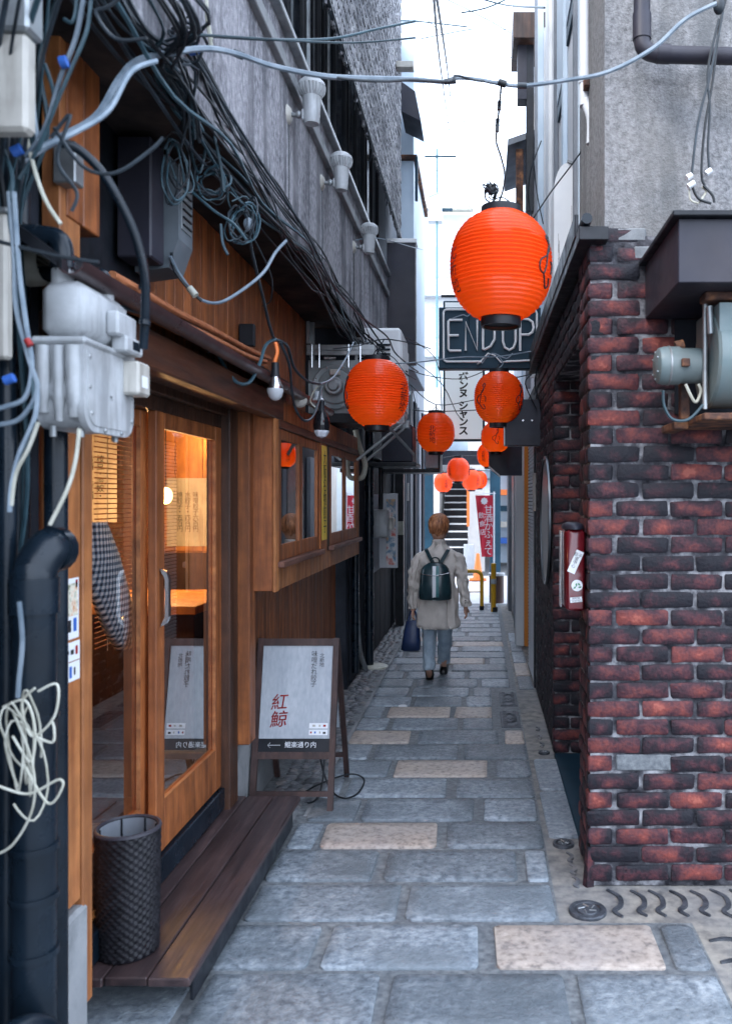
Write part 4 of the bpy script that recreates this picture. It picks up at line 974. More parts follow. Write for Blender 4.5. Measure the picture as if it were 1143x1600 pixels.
cab(t, pp((3.0,3.55),(385,330),(392,385),(402,430),(412,470),(420,505),(428,530)), .0065, 'cable'); cab(t, pp((3.1,3.6),(395,370),(415,410),(425,440),(422,470),(410,478)), .0035, 'cable')
cab(t, pp((3.55,4.35),(428,530),(448,540),(460,575),(480,595),(500,600)), .007, 'cable')
t = thing('festoon_cable', 'blue grey flex looping from the gutter end to the first hanging light bulb', 'cable', P(380,590,3.9))
cab(t, pp((3.2,3.55),(318,532),(335,545),(352,575),(370,597),(390,597),(405,570),(415,540),(430,530)), .0072, 'teal'); m = MB(); m.tube(pp(3.4,(310,525),(330,548)), .018, 10); m.build('joint', M_['cable_g'], t, smooth=50)
cab(t, pp((2.2,3.4),(190,480),(235,493),(275,505),(305,525)), .006, 'teal')
m = MB(); m.tube(pp(3.1,(262,500),(292,511)), .011, 8); m.build('tape', M_['cable_g'], t, smooth=True)
m = MB(); m.tube(pp(3.3,(305,515),(318,532)), .006, 6); m.build('tape', M_['redp'], t, smooth=True)
t = thing('festoon_cable', 'black flex looping below the first bulb across the box window head to the second bulb', 'cable', P(470,640,4.3))
cab(t, pp((3.55,4.35),(438,535),(452,570),(456,610),(462,640),(475,657),(488,652),(497,630),(502,605)), .0065, 'cable')
cab(t, pp((4.35,5.4),(500,600),(520,590),(540,560),(552,535)), .0055, 'cable_g'); cab(t, pp((4.35,4.4),(500,600),(490,612),(485,628),(498,640)), .004, 'cable_w')
t = thing('black_hose', 'thick black conduit curving down past the gas meter on its right', 'hose', P(190,330,1.9))
cab(t, pp((1.8,1.95),(95,222),(125,235),(160,270),(190,320),(212,370),(226,430),(227,490),(224,545)), .0105, 'pipe', n=10)
for (a, b_) in (((225,445),(225,452)),((227,500),(226,507))): m = MB(); m.tube(pp(1.92,a,b_), .0125, 10); m.build('clip', M_['pipe'], t, smooth=50)
wb = thing('cable_bundle', 'slack pale grey and dark wires hanging down the left edge beside the gas meter', 'cable bundle', P(30,500,1.75))
for pts, mt_ in (([(14,300),(22,400),(25,480),(45,560),(58,610),(30,655),(-15,665)],'cable_g'), ([(22,300),(30,420),(40,500),(50,570),(40,620),(10,635),(-15,640)],'cable_g'), ([(35,180),(50,250),(70,310),(95,350)],'cable_w'), ([(5,230),(20,280),(15,340),(30,430),(52,600),(50,640)],'teal'),
    ([(-10,375),(40,388),(100,402),(155,410)],'cable'), ([(58,600),(55,650),(30,710),(18,760),(15,800)],'cable_g'), ([(60,660),(45,700),(25,740),(18,790)],'cable_w'), ([(124,670),(118,720),(105,765),(78,820)],'cable_w'), ([(30,940),(35,1000),(30,1060),(28,1090)],'cable_g'), ([(70,100),(85,160),(60,230),(30,280)],'teal'), ([(40,0),(50,80),(52,170),(60,220)],'cable_g'), ([(130,0),(118,60),(95,120),(70,200),(40,245)],'cable_g'), ([(142,0),(135,50),(110,110),(85,170),(60,235)],'teal'), ([(120,-10),(118,20),(112,35),(100,30)],'teal'),
    ([(85,200),(130,260),(180,270),(235,235),(255,215)],'cable'), ([(80,215),(110,180),(90,250),(120,300),(112,330)],'cable'), ([(210,-20),(170,10),(150,20),(180,60),(230,60)],'cable')):
    cab(wb, pp(1.74, *pts), .0042 if mt_ != 'cable_g' else .0052, mt_)
for a, b_, c, mt_ in (((95,98),(105,96),.012,'bluep'),((20,238),(34,232),.011,'bluep'),((8,595),(22,590),.010,'bluep'),((42,530),(48,540),.007,'redp')):
    m = MB(); m.tube(pp(1.73,a,b_), c, 8); m.build('tie', M_[mt_], wb, smooth=50)
td = thing('cable_bundle', 'dense dark knot of cables in the shadow at the upper left under the soffit', 'cable bundle', P(260,100,2.3))
for i in range(16):
    a = rnd_.uniform(0,1); x0, y0 = 160+rnd_.uniform(-20,120), -30
    cab(td, pp((1.9,2.6),(x0,y0),(x0+40+rnd_.uniform(-10,20),40+rnd_.uniform(-10,20)),(250+rnd_.uniform(-30,30),90+rnd_.uniform(-20,20)),(290+rnd_.uniform(-15,20),130+rnd_.uniform(-25,30)),(300+rnd_.uniform(-20,20),200+rnd_.uniform(-20,30))), rnd_.uniform(.0035,.006), rnd_.choice(('cable','teal','cable')), n=5, k=4)
for m in loops(P(290,60,2.4), 4, .05, .04, .004, '', 51, jit=1): m.build('loop', M_['cable'], td, smooth=True)
# copper wrapped pipes over the lean-to
for i, (a, lab) in enumerate((([(175,430),(220,455),(270,485),(330,515),(385,545),(420,560)],'upper orange wrapped pipe above the lean-to roof'), ([(185,455),(235,483),(290,508),(345,535),(390,558),(415,565)],'middle orange wrapped pipe above the lean-to roof'), ([(190,480),(240,500),(280,520)],'lowest orange wrapped pipe ending in pale tape above the lean-to'))):
    pts = [Q(x, y, -1.10+.035*i) for x, y in a]; t = thing('wrapped_pipe', lab, 'pipe', pts[0], 'orange wrapped pipes above the lean-to')
    cab(t, pts, (.014,.011,.010)[i], 'copper', n=9, name='pipe')
t = thing('loose_cable', 'short orange cord running from the lean-to bracket into the first bulb holder', 'cord', P(432,560,3.55)); cab(t, pp(3.55,(430,535),(433,550),(429,568),(432,585)), .008, 'orange')
mk('bracket', M_['black'], rs, (-1.195,-1.12,4.12,4.16,2.36,2.47))
# bulbs
def bulb(px, py, D, r, kind, lab):
    c = P(px, py, D); t = thing('hanging_bulb', lab, 'light bulb', c)
    m = MB(); m.lathe([(.012,.10),(.016,.098),(.017,.05),(.020,.045),(.020,.038)], 16, c); m.build('socket', M_['black'], t, smooth=40)
    if kind == 'a':
        m = MB(); m.lathe([(.019,.038),(.022,.02),(r*.95,.0),(r,-.012)], 18, c, cap=False); m.build('heat_sink', M_['steel'], t, smooth=50)
        m = MB(); m.lathe([(r,-.012),(r*1.02,-.025),(r*.8,-.048),(r*.4,-.06),(.001,-.063)], 18, c); m.build('globe', plain('bulb_glass', (.42,.44,.47), .15), t, smooth=60)
    else:
        m = MB(); m.lathe([(.019,.045),(.03,.03),(r,-.01),(r*1.02,-.03),(r*.92,-.06)], 18, c, cap=False); m.build('housing', plain('bulb_black', (.01,.01,.013), .08), t, smooth=50)
        m = MB(); m.lathe([(r*.92,-.06),(r*.9,-.07),(r*.6,-.092),(.001,-.10)], 10, c); m.build('crystal', plain('bulb_crystal', (.62,.64,.70), .08), t)
bulb(430, 603, 3.55, .034, 'a', 'silver light bulb hanging under the lean-to roof corner')
bulb(502, 655, 4.4, .043, 'b', 'black party bulb with a faceted clear tip hanging before the box window')
c = P(497, 622, 4.35); t = thing('bulb_socket', 'white empty lamp holder just above the black party bulb', 'lamp holder', c)
m = MB(); m.lathe([(.012,.035),(.018,.03),(.022,0),(.03,-.006),(.03,-.012),(.022,-.012)], 16, c); m.build('holder', M_['panel'], t, smooth=40)
c = P(468, 622, 4.35); t = thing('spotlight', 'clear dome lamp standing on the lean-to edge beside the exhaust fan', 'lamp', c); m = MB(); m.ell(c + Vector((0,0,-.015)), .04,.035,.035); m.build('dome', M_['cream'], t, smooth=True)
# ------------------------------------------------------------------ spotlights on the stucco
def spot(Y, Z, s_, lab):
    t = thing('wall_lamp', lab, 'lamp', (-.88, Y, Z), 'grey lamps along the stucco wall')
    m = MB(); m.lathe([(.001,.018),(.028,.016),(.042,.004),(.045,0)], 20, (-.885,Y,Z), axis='x'); m.build('flange', M_['cream'], t, smooth=40)
    m = MB(); m.tube([(-.87,Y,Z),(-.825,Y,Z-.004)], .011, 10); m.ell((-.835,Y,Z), .016,.018,.018, 10, 6); m.build('arm', M_['galv'], t, smooth=50)
    X = -.775; m = MB(); m.lathe([(.001,-.045),(.033,-.043),(.036,-.03),(.042,.06),(.044,.075),(.044,.08)], 22, (X,Y,Z)); m.rbox(X-.045,X-.03,Y-.02,Y+.02,Z-.03,Z+.02,b=.005); m.build('body', M_['grey_met'], t, smooth=45)
    m = MB(); m.lathe([(.046,.08),(.050,.086),(.060,.10),(.064,.118),(.064,.128),(.058,.146),(.042,.160),(.02,.168),(.001,.17)], 88, (X,Y,Z), fn=lambda r, h, a: r*(1-.13*(math.sin(a*22) > 0)*(.084 < h < .122))); m.build('ribbed_cap', M_['grey_met'], t, smooth=35)
    m = MB(); m.tube(catmull([(-.885,Y+.005,Z-.04),(-.884,Y+.02,Z-.3),(-.884,Y,Z-.48)],6), .004, 5); m.build('wire', M_['cable'], t)
spot(3.83, 3.37, 1, 'largest and nearest of the three grey lamps on the stucco wall')
spot(4.64, 3.365, 1, 'middle one of the three grey lamps on the stucco wall')
spot(5.81, 3.36, 1, 'farthest and smallest of the three grey lamps on the stucco wall')
# ------------------------------------------------------------------ exhaust fan and air conditioner
ef = thing('exhaust_fan', 'square grey exhaust fan with round motor fixed under the stucco overhang', 'fan', (-1.0,5.75,2.2))
fx0, fx1, fz0, fz1 = -1.185, -.83, 2.19, 2.56; cx, cz = -1.0, 2.375
mk('plate', M_['fangrey'], ef, (fx0,fx1,5.74,5.79,fz0,fz1), b=.004)
m = MB(); m.lathe([(.158,0),(.158,-.012),(.15,-.016),(.12,-.01),(.118,-.02),(.11,-.022)], 36, (cx,5.74,cz), axis='y', cap=False); m.lathe([(.11,-.022),(.001,-.023)], 36, (cx,5.74,cz), axis='y', cap=False); m.build('ring', M_['fangrey'], ef, smooth=30)
m = MB(); m.lathe([(.065,-.02),(.064,-.06),(.055,-.072),(.04,-.072),(.038,-.085),(.03,-.092),(.001,-.092)], 28, (cx,5.74,cz), axis='y'); m.build('motor', M_['galv'], ef, smooth=35)
mk('terminal_box', M_['cream'], ef, (cx-.03,cx+.04,5.69,5.72,cz+.075,cz+.115), b=.004)
m = MB()
for k in range(8): a = PI/8+k*PI/4; m.cyl((cx+.14*math.cos(a),5.722,cz+.14*math.sin(a)),(cx+.14*math.cos(a),5.735,cz+.14*math.sin(a)),.006,8)
m.build('bolt', M_['steel'], ef)
mk('housing', M_['black'], ef, (fx0-.0,fx1,5.79,6.1,fz0,fz1))
mk('drip_tray', M_['black'], ef, (fx0,-.72,5.66,6.1,2.12,2.185))
fr = thing('support_frame', 'galvanised angle frame holding the exhaust fan up to the soffit', 'frame', (-1.0,5.7,2.6))
mk('rail', M_['galv'], fr, (-1.19,-.72,5.70,5.73,2.62,2.66)); mk('rail', M_['galv'], fr, (-1.19,-.72,5.69,5.70,2.585,2.62))
mk('upright', M_['galv'], fr, (-1.19,-1.165,5.69,5.72,2.665,2.82)); mk('upright', M_['galv'], fr, (-1.17,-1.14,5.73,5.74,2.56,2.82)); mk('upright', M_['galv'], fr, (-.76,-.735,5.69,5.72,2.2,2.585))
m = MB(); m.box(-1.07,-.99,5.70,5.71,2.56,2.575)
m.build('tie_bar', M_['steel'], fr)
for xx in (-1.15,-1.1,-.9,-.82): m = MB(); m.cyl((xx,5.69,2.50),(xx,5.69,2.66),.005,6); m.build('hanger', M_['steel'], fr)
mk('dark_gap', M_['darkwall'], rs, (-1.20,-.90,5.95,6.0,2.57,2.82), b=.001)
ac = thing('air_conditioner', 'white outdoor air conditioner unit with louvres behind the second lantern', 'air conditioner', (-.78,6.6,2.35))
mk('case', M_['white'], ac, (-.95,-.60,6.3,6.9,2.25,2.90), b=.02, smooth=40)
for i in range(9): mk('louvre', M_['darkglass'], ac, (-.925,-.80,6.285,6.299,2.48+i*.035,2.495+i*.035), b=.002); mk('louvre', M_['darkglass'], ac, (-.785,-.68,6.285,6.299,2.48+i*.035,2.495+i*.035), b=.002)
for i in range(14): mk('side_rib', M_['white'], ac, (-.60,-.592,6.33+i*.04,6.35+i*.04,2.3,2.8), b=.002)
mk('bracket', M_['galv'], ac, (-1.0,-.58,6.4,6.44,2.18,2.245)); mk('bracket', M_['galv'], ac, (-1.0,-.58,6.8,6.84,2.18,2.245))
for a_, b_ in (((-.60,6.4,2.18),(-.95,6.4,1.9)),((-.62,6.8,2.18),(-.95,6.8,1.9)),((-.72,6.2,2.18),(-.52,6.5,1.95))): m = MB(); m.tube([a_, b_], .012, 6); m.build('strut', M_['galv'], ac)
pipe([P(555,672,6.8),P(562,700,6.8),P(570,725,6.8),P(566,745,6.8),P(554,748,6.85)], .022, 'duct', 'ivory curved duct sticking out past the end of the box window', 'duct', 'cable_w')
# ================================================================== right side: hood, fan, pipes, post box
ho = thing('extractor_hood', 'dark metal hood jutting from the brick wall at the right edge', 'hood', (1.0,3.1,2.35))
mk('hood_case', M_['hood'], ho, (.68,1.6,2.86,3.44,2.345,2.565), b=.003); mk('top_flange', M_['black'], ho, (.655,1.62,2.83,3.45,2.566,2.585), b=.003)
mk('corner_box', M_['black'], ho, (.89,1.0,3.2,3.4,2.586,2.65), b=.003)
mk('back_or_shade_plate', M_['darkwall'], ho, (.80,1.6,3.425,3.437,1.95,2.34), b=.001)  # dark sheet over the bricks, standing in for the shade under the hood
fn = thing('blower_fan', 'weathered pale green fan with a drum motor on a rusty bracket under the hood', 'fan', (.95,3.15,1.9))
m = MB(); m.lathe([(.001,-.045),(.05,-.045),(.066,-.035),(.072,-.015),(.072,.04),(.066,.05),(.066,.13),(.03,.14)], 28, (.70,3.12,2.10), axis='x')
gm_ = mat('fan_green', [(.11,.16,.17),(.22,.29,.30)], 5, rough=.45, rr=.1, dirt=((.08,.06,.05), 5, .5)); m.build('motor', gm_, fn, smooth=35)
m = MB(); m.lathe([(.0725,-.002),(.0745,-.001),(.0745,.005),(.0725,.006)], 28, (.70,3.12,2.10), axis='x', cap=False); m.build('band', M_['galv'], fn, smooth=35)
m = MB(); m.rbox(.735,.765,3.035,3.052,2.085,2.115,b=.003); m.build('terminal', M_['rust'], fn)
for a_ in (.6,1.6,2.6,3.7,4.7,5.7): m = MB(); m.cyl((.652,3.12+.05*math.cos(a_),2.10+.05*math.sin(a_)),(.66,3.12+.05*math.cos(a_),2.10+.05*math.sin(a_)),.004,6); m.build('screw', M_['galv'], fn)
m = MB(); m.tube([(.73,3.12,2.172),(.76,3.12,2.18)], .02, 10); m.build('cap', M_['rust'], fn)
m = MB(); m.lathe([(.001,0),(.17,0),(.18,.01),(.18,.20),(.001,.21)], 36, (.845,3.12,2.12), axis='x'); m.box(.85,1.05,2.96,3.28,2.14,2.30); m.build('scroll_case', gm_, fn, smooth=35)
m = MB(); m.tube([(.822,3.05,1.93),(.822,3.05,2.32)], .009, 8); m.tube([(.835,3.02,2.20),(.83,3.02,2.30)], .012, 8); m.build('rod', M_['galv'], fn, smooth=50)
mk('bracket', M_['rust'], fn, (.805,1.6,2.98,3.06,2.315,2.345)); mk('bracket', M_['rust'], fn, (.80,1.6,2.98,3.3,1.885,1.91)); mk('bracket', M_['rust'], fn, (.80,1.6,3.30,3.43,1.885,1.915))
mk('bracket', M_['rust'], fn, (.745,.80,3.2,3.43,1.87,1.90)); mk('bracket', M_['rust'], fn, (.765,.80,3.18,3.22,1.905,2.08))
cab(fn, pp(3.05,(1035,610),(1037,635),(1050,655),(1075,655),(1098,632)), .006, 'teal'); cab(fn, pp(3.05,(1105,465),(1120,458),(1143,480),(1160,520)), .006, 'teal')
cab(fn, pp(3.08,(1070,600),(1085,628),(1094,612),(1090,600)), .006, 'cable_w')
mx = thing('wall_duct', 'dark grey pipe coming down the stucco and turning right above the hood', 'pipe', P(1000,60,3.3))
m = MB(); m.tube(catmull([P(1002,-60,3.32),P(1002,20,3.32),P(1002,60,3.32),P(1006,76,3.32),P(1022,84,3.32),P(1060,86,3.32),P(1190,89,3.32)],6), .033, 16); m.build('tube', M_['hood'], mx, smooth=60)
m = MB(); m.tube([P(1002,22,3.32),P(1002,62,3.32)], .037, 16); m.tube([P(1025,84,3.32),P(1045,85,3.32)], .037, 16); m.build('collar', M_['hood'], mx, smooth=50)
t = thing('wall_wires', 'dark wires dropping down the stucco to small white connectors on the hood', 'cable', P(1100,200,3.3))
for pts in ([(1135,-10),(1125,30),(1118,80),(1112,130),(1100,200),(1095,270),(1100,290)], [(1128,20),(1110,110),(1090,190),(1080,270)], [(1122,30),(1105,110),(1108,170),(1105,230),(1108,270)], [(1080,290),(1090,310),(1110,318)], [(1098,290),(1112,305),(1115,316)]): cab(t, pp(3.25, *pts), .0055, 'cable')
for (a, b_) in (((1072,278),(1080,274)),((1074,292),(1084,286)),((1102,272),(1110,266))): m = MB(); m.tube(pp(3.24,a,b_), .012, 8); m.build('connector', M_['whitep'], t, smooth=50)
cab(t, pp(3.26,(1076,295),(1078,312),(1090,318)), .004, 'cable_w'); cab(t, pp(3.26,(1090,318),(1102,300),(1095,292)), .004, 'cable_w')
m = MB(); m.ell(P(1122,8,3.0), .022,.02,.035, 10, 6); m.build('clamp', M_['cable'], t, smooth=True)
pipe([(.515,4.0,6),(.50,4.0,5),(.50,4.0,3.62),(.505,4.0,3.52),(.53,3.98,3.42),(.53,3.98,3.30)], .024, 'down_pipe', 'pale down pipe with a rusty broken end on the corner of the stucco wall', mt='lightwall', collars=[((.50,4.0,3.60),(.50,4.0,3.66))])
mk('pipe_clamp', M_['rust'], rb, (.49,.516,3.92,4.08,3.55,3.60))
# arch topped sign
asg = thing('arch_sign', 'white arch topped signboard projecting above the eave of the brick wall', 'sign', (.49,4.75,2.7))
pts = [(.415,4.7,2.66)] + [(.415+.075-.075*math.cos(a)*1.0, 4.7, 3.33+.17*math.sin(a)) for a in [PI*k/12 for k in range(13)]] + [(.565,4.7,2.66)]
m = MB(); m.prism(pts, (0,.22,0)); fix(m.build('case', M_['white'], asg, smooth=50))
m = MB(); m.prism([(.568+0*0,4.69,2.66),(.568,4.69,3.34)] + [(.49+.078*math.cos(a), 4.69, 3.34+.175*math.sin(a)) for a in [PI*k/10 for k in range(1,6)]] + [(.49+.072*math.cos(a), 4.69, 3.335+.166*math.sin(a)) for a in [PI*(5-k)/10 for k in range(0,5)]] + [(.560,4.69,2.66)], (0,.24,0)); fix(m.build('edge_trim', M_['galv'], asg))
m = MB()
for i in range(9):
    xx = .43+random.uniform(0,.1); zz = random.uniform(2.8,3.05); m.box(xx, xx+.0015, 4.6985, 4.6995, zz, zz+random.uniform(.08,.22))
m.build('stain', M_['rust'], asg)
# red box with stickers
rx = thing('red_box', 'dark red lacquered box with stickers hanging on the brick corner', 'mailbox', (.40,3.6,1.1))
mk('body', M_['redbox'], rx, (.362,.443,3.52,3.74,1.125,1.47), b=.012, smooth=45)
m = MB(); rr_ = [[( .402+.048*math.cos(a)*s_, 3.63+.128*math.sin(a)*s_, z_) for a in [2*PI*k/28 for k in range(28)]] for (s_, z_) in ((1,1.472),(1,1.48),(.9,1.492),(.5,1.50))]; m.loft(rr_); m.build('lid', M_['hood'], rx, smooth=50)
mk('back_or_shade_plate', M_['steel'], rx, (.356,.361,3.70,3.76,1.12,1.46), b=.001)
def rsM(x, z, rot): return Matrix.Translation((x,3.5185,z)) @ Matrix.Rotation(-rot,4,'Y')
def rst(x, z, w, h, rot, nm='sticker', mt='whitep', y=0):
    m = MB(); m.v = [rsM(x,z,rot) @ Vector((a*w/2, y, b_*h/2)) for a, b_ in ((-1,-1),(1,-1),(1,1),(-1,1))]; m.f = [(0,1,2,3)]; return m.build(nm, M_[mt], rx)
rst(.402, 1.335, .034, .10, -.42); text_mb('餃子\n道\n中\n心', .018, rsM(.402,1.34,-.42) @ Matrix.Translation((0,-.001,0)) @ Matrix.Rotation(PI/2,4,'X')).build('lettering', M_['blackp'], rx)
m = MB(); m.v = [Vector((.408+.024*math.cos(2*PI*k/24), 3.5185, 1.235+.024*math.sin(2*PI*k/24))) for k in range(24)]; m.f = [tuple(range(24))]; m.build('round_sticker', M_['whitep'], rx)
m = MB()
for (xx, zz, rr2) in ((.398,1.226,.7),(.416,1.24,2.4),(.405,1.238,1.6),(.42,1.228,.2)): 
    m.v += [Vector((xx+.009*math.cos(a+rr2)*(1 if i%2==0 else .45), 3.5175, zz+.009*math.sin(a+rr2)*(1 if i%2==0 else .45))) for i, a in enumerate([2*PI*k/4 for k in range(4)])]; m.f.append(tuple(range(len(m.v)-4, len(m.v))))
m.build('leaf_print', plain('green_print', (.03,.22,.10), .5), rx)
rst(.404, 1.175, .05, .022, .1); text_mb('AMOR\nTOKYO', .012, rsM(.404,1.175,.1) @ Matrix.Translation((0,-.001,0)) @ Matrix.Rotation(PI/2,4,'X')).build('lettering', M_['blackp'], rx)
# ================================================================== signs over the alley
ns = thing('neon_sign', 'dark teal board with unlit white neon tubes reading END UP', 'sign', (.08,6.75,2.65))
D = 6.75; a, b_ = P(685,576,D), P(844,480,D); mk('board', M_['navy'], ns, (a.x,b_.x,D,D+.12,a.z,b_.z), b=.006)
def neon(pts, par=ns, r=.0105, k=1, close=False):
    q = [P(x,y,D-.03) for x, y in pts]; m = MB(); m.tube(catmull(q,k) if k > 1 else q, r, 8); return m.build('neon_tube', M_['cone_white'], par, smooth=60)
neon([(760,483.5),(697,483.5),(694,485),(692.5,488),(692.5,560),(694,563),(697,565),(752,565)], r=.009); neon([(790,565),(834,563),(837,561),(838,557),(838,490),(836.5,486),(833,484),(800,483.5)], r=.009)
neon([(722,500),(702,500),(700,502),(700,545),(702,548),(720,548)]); neon([(701,524),(716,524)])
neon([(727,548),(727,503),(745,547),(745,500)]); 
neon([(754,500),(754,546),(757,546),(766,541),(772,530),(772,516),(766,505),(757,500)], k=1); neon([(785,500),(785,533),(788,543),(795,547),(802,543),(805,533),(805,500)])
neon([(812,548),(812,499),(825,499),(831,503),(833,511),(831,519),(825,523),(813,523)])
m = MB(); m.tube(pp(D-.03,(752,565),(745,570),(762,552),(772,555),(782,566),(790,565)), .006, 6); m.build('neon_tube', M_['cone_white'], ns, smooth=60)
m = MB()
for (x, y) in ((700,510),(700,538),(727,515),(727,540),(745,510),(745,535),(754,515),(754,538),(785,510),(785,530),(805,515),(812,515),(812,538),(692.5,500),(692.5,545),(838,505),(838,540),(710,565),(815,564),(720,483.5),(772,520)):
    p = P(x,y,D-.02); m.box(p.x-.012,p.x+.012,p.y,p.y+.02,p.z-.002,p.z+.002)
m.build('tube_clip', M_['black'], ns)
cab(ns, pp(D-.04,(705,498),(722,492),(730,494),(738,488),(750,490)), .004, 'cable_g'); mk('bracket', M_['black'], ns, (-.10,-.085,D,D+.02,2.95,3.28)); mk('bracket', M_['black'], ns, (-.32,-.02,D,D+.02,3.24,3.26))
M_['brightened_face'] = plain('brightened_sign_face', (.8,.84,.86), .4, emit=.10, ecol=(.85,.95,1))  # faint emission added to brighten the white sign face
ks = thing('hanging_sign', 'white vertical hanging sign with a column of black katakana', 'sign', P(724,600,9))
a, b_ = P(692,689,9), P(757,470,9); mk('case', M_['navy'], ks, (a.x,b_.x,9,9.12,a.z,b_.z), b=.006); mk('face', M_['brightened_face'], ks, (a.x+.02,b_.x-.025,8.99,9.0,a.z+.02,b_.z-.02), b=.002)
for ch, yy in zip('ボンヌシャンス', (590,603,615.5,635,647,660,674)): text_mb(ch, .105, frontM(P(723.5,yy,9).x, 8.985, P(723.5,yy,9).z), bold=.004).build('lettering', M_['blackp'], ks)
t = thing('sign_box', 'dark purple box sign sticking out from the brick wall below the neon sign', 'sign', P(815,660,6.5)); mk('case', M_['hood'], t, (.19,.475,6.45,6.56,2.015,2.375), b=.004)
m = MB(); m.cyl((.33,6.44,2.21),(.33,6.45,2.21),.008,8); m.cyl((.40,6.44,2.21),(.40,6.45,2.21),.008,8); m.build('screw', M_['steel'], t); mk('edge', M_['cone_white'], t, (.183,.19,6.45,6.56,2.02,2.20), b=.001)
t = thing('sign_box', 'blue grey box sign with a slanted underside beside the small lanterns', 'sign', P(790,720,8.5))
m = MB(); m.prism([(.085,8.4,2.15),(.42,8.4,2.15),(.42,8.4,1.84),(.20,8.4,1.84),(.085,8.4,1.94)], (0,.16,0)); fix(m.build('case', M_['hood'], t)); m = MB(); m.prism([(.085,8.38,1.94),(.20,8.38,1.84),(.20,8.38,1.825),(.08,8.38,1.925)], (0,.2,0)); fix(m.build('edge', M_['cone_white'], t))
# ================================================================== lanterns
def lant_r(z): return .2*max(0, 1-(abs(z)/.235)**2.35)**.5
def make_lantern(first=True):
    t = thing('paper_lantern', '', 'lantern', (0,0,0), 'red paper lanterns hanging along the alley')
    m = MB(); prof = []; N = 26
    for i in range(N*4+1):
        z = -.2155 + .431*i/(N*4); prof.append((lant_r(z) + .0034*(math.cos(2*PI*i/4)), z))
    m.lathe(prof, 56, cap=False, fn=lambda r, h, a: r*(1-.013*max(0, math.cos(a*8-PI/2*0))**24)); m.build('paper', M_['lantern'], t, smooth=75)
    def ringp(z0, z1, nm):
        m = MB(); m.lathe([(.070,z0),(.0785,z0),(.080,(z0+z1)/2),(.0785,z1),(.070,z1)], 32, cap=False); m.lathe([(.001,(z0*.7+z1*.3)),(.071,(z0*.7+z1*.3))], 32, cap=False); m.build(nm, M_['black'], t, smooth=40)
    ringp(.205,.247,'top_ring'); ringp(-.250,-.205,'bottom_ring')
    m = MB(); m.tube(catmull([(-.06,0,.24),(-.03,0,.275),(0,0,.29),(.03,0,.275),(.06,0,.24)],5), .003, 6); m.build('handle', M_['cable'], t, smooth=True)
    def wrap(az, z0, sc_=1):
        def f(v):
            z = z0 + v.y*sc_; r = lant_r(z)+.0045; a = az + v.x*sc_/max(lant_r(z0),.1)
            return Vector((r*math.sin(a), -r*math.cos(a), z))
        return f
    ltr = join([text_mb('北\n新\n地', .07, None, warp=wrap(R(a), -.035)) for a in (-68,)]); ltr.build('lettering', M_['blackp'], t)
    for az in (57, 158):
        m = MB()
        for pts in ([(.02,.09),(.035,.055),(.01,.02),(-.035,-.01),(-.04,-.045),(-.015,-.06),(.0,-.03),(.012,.03),(.03,.06),(.045,.09),(.03,.105),(.015,.085)], [(-.015,-.06),(.0,-.085),(.02,-.11),(.04,-.10),(.03,-.07)], [(.04,.0),(.055,-.02),(.05,-.05)]):
            f = wrap(R(az), 0); m.tube([f(p) for p in catmull([(x,y,0) for x, y in pts],5)], .0034, 5)
        m.build('emblem', M_['blackp'], t, smooth=True)
    l = bpy.data.lights.new('lantern_light', 'POINT'); l.energy = .22; l.color = (1,.62,.3); l.shadow_soft_size = .04
    o = bpy.data.objects.new('lantern_light', l); COL.objects.link(o); o.parent = t; o.location = (0,0,-.06)
    m = MB(); m.ell((0,0,-.04), .025,.025,.035, 10, 6); m.build('bulb', plain('lantern_bulb', (1,.8,.6), .4, emit=2, ecol=(1,.7,.4)), t, smooth=True)
    return t
lamps = [(782,417,3.29,.40,0,'largest and nearest red lantern hanging in front of the neon sign'),(588.5,615,5.2,.395,R(130),'big red lantern at the left above the box window end'),(779,622,6.5,.385,R(-105),'red lantern just below the neon sign'),
 (680.5,676,8.9,.40,R(60),'red lantern left of the white katakana sign'),(715.5,734,13.6,.37,R(20),'small red lantern in the middle of the far cluster, in front of two others'),(692,754,16.5,.36,R(90),'small red lantern at the left end of the far cluster'),
 (736,750,16.0,.37,R(110),'small red lantern right of the middle one in the far cluster'),(748,750,17.5,.34,R(100),'rearmost small red lantern at the right end of the far cluster'),(774,683,8.3,.23,R(200),'red lantern half hidden behind the dark purple box sign'),(763,711,9.0,.20,R(40),'red lantern peeping out left of the blue grey box sign')]
proto = make_lantern()
for i, (px, py, D, w, rz, lab) in enumerate(lamps):
    o = proto if i == 0 else copy_tree(proto)
    o['label'] = lab; o.location = P(px, py, D); o.rotation_euler.z = rz; s_ = w/.4 if w > .3 else w/.4*1.25
    o.scale = (s_, s_, s_*.95)
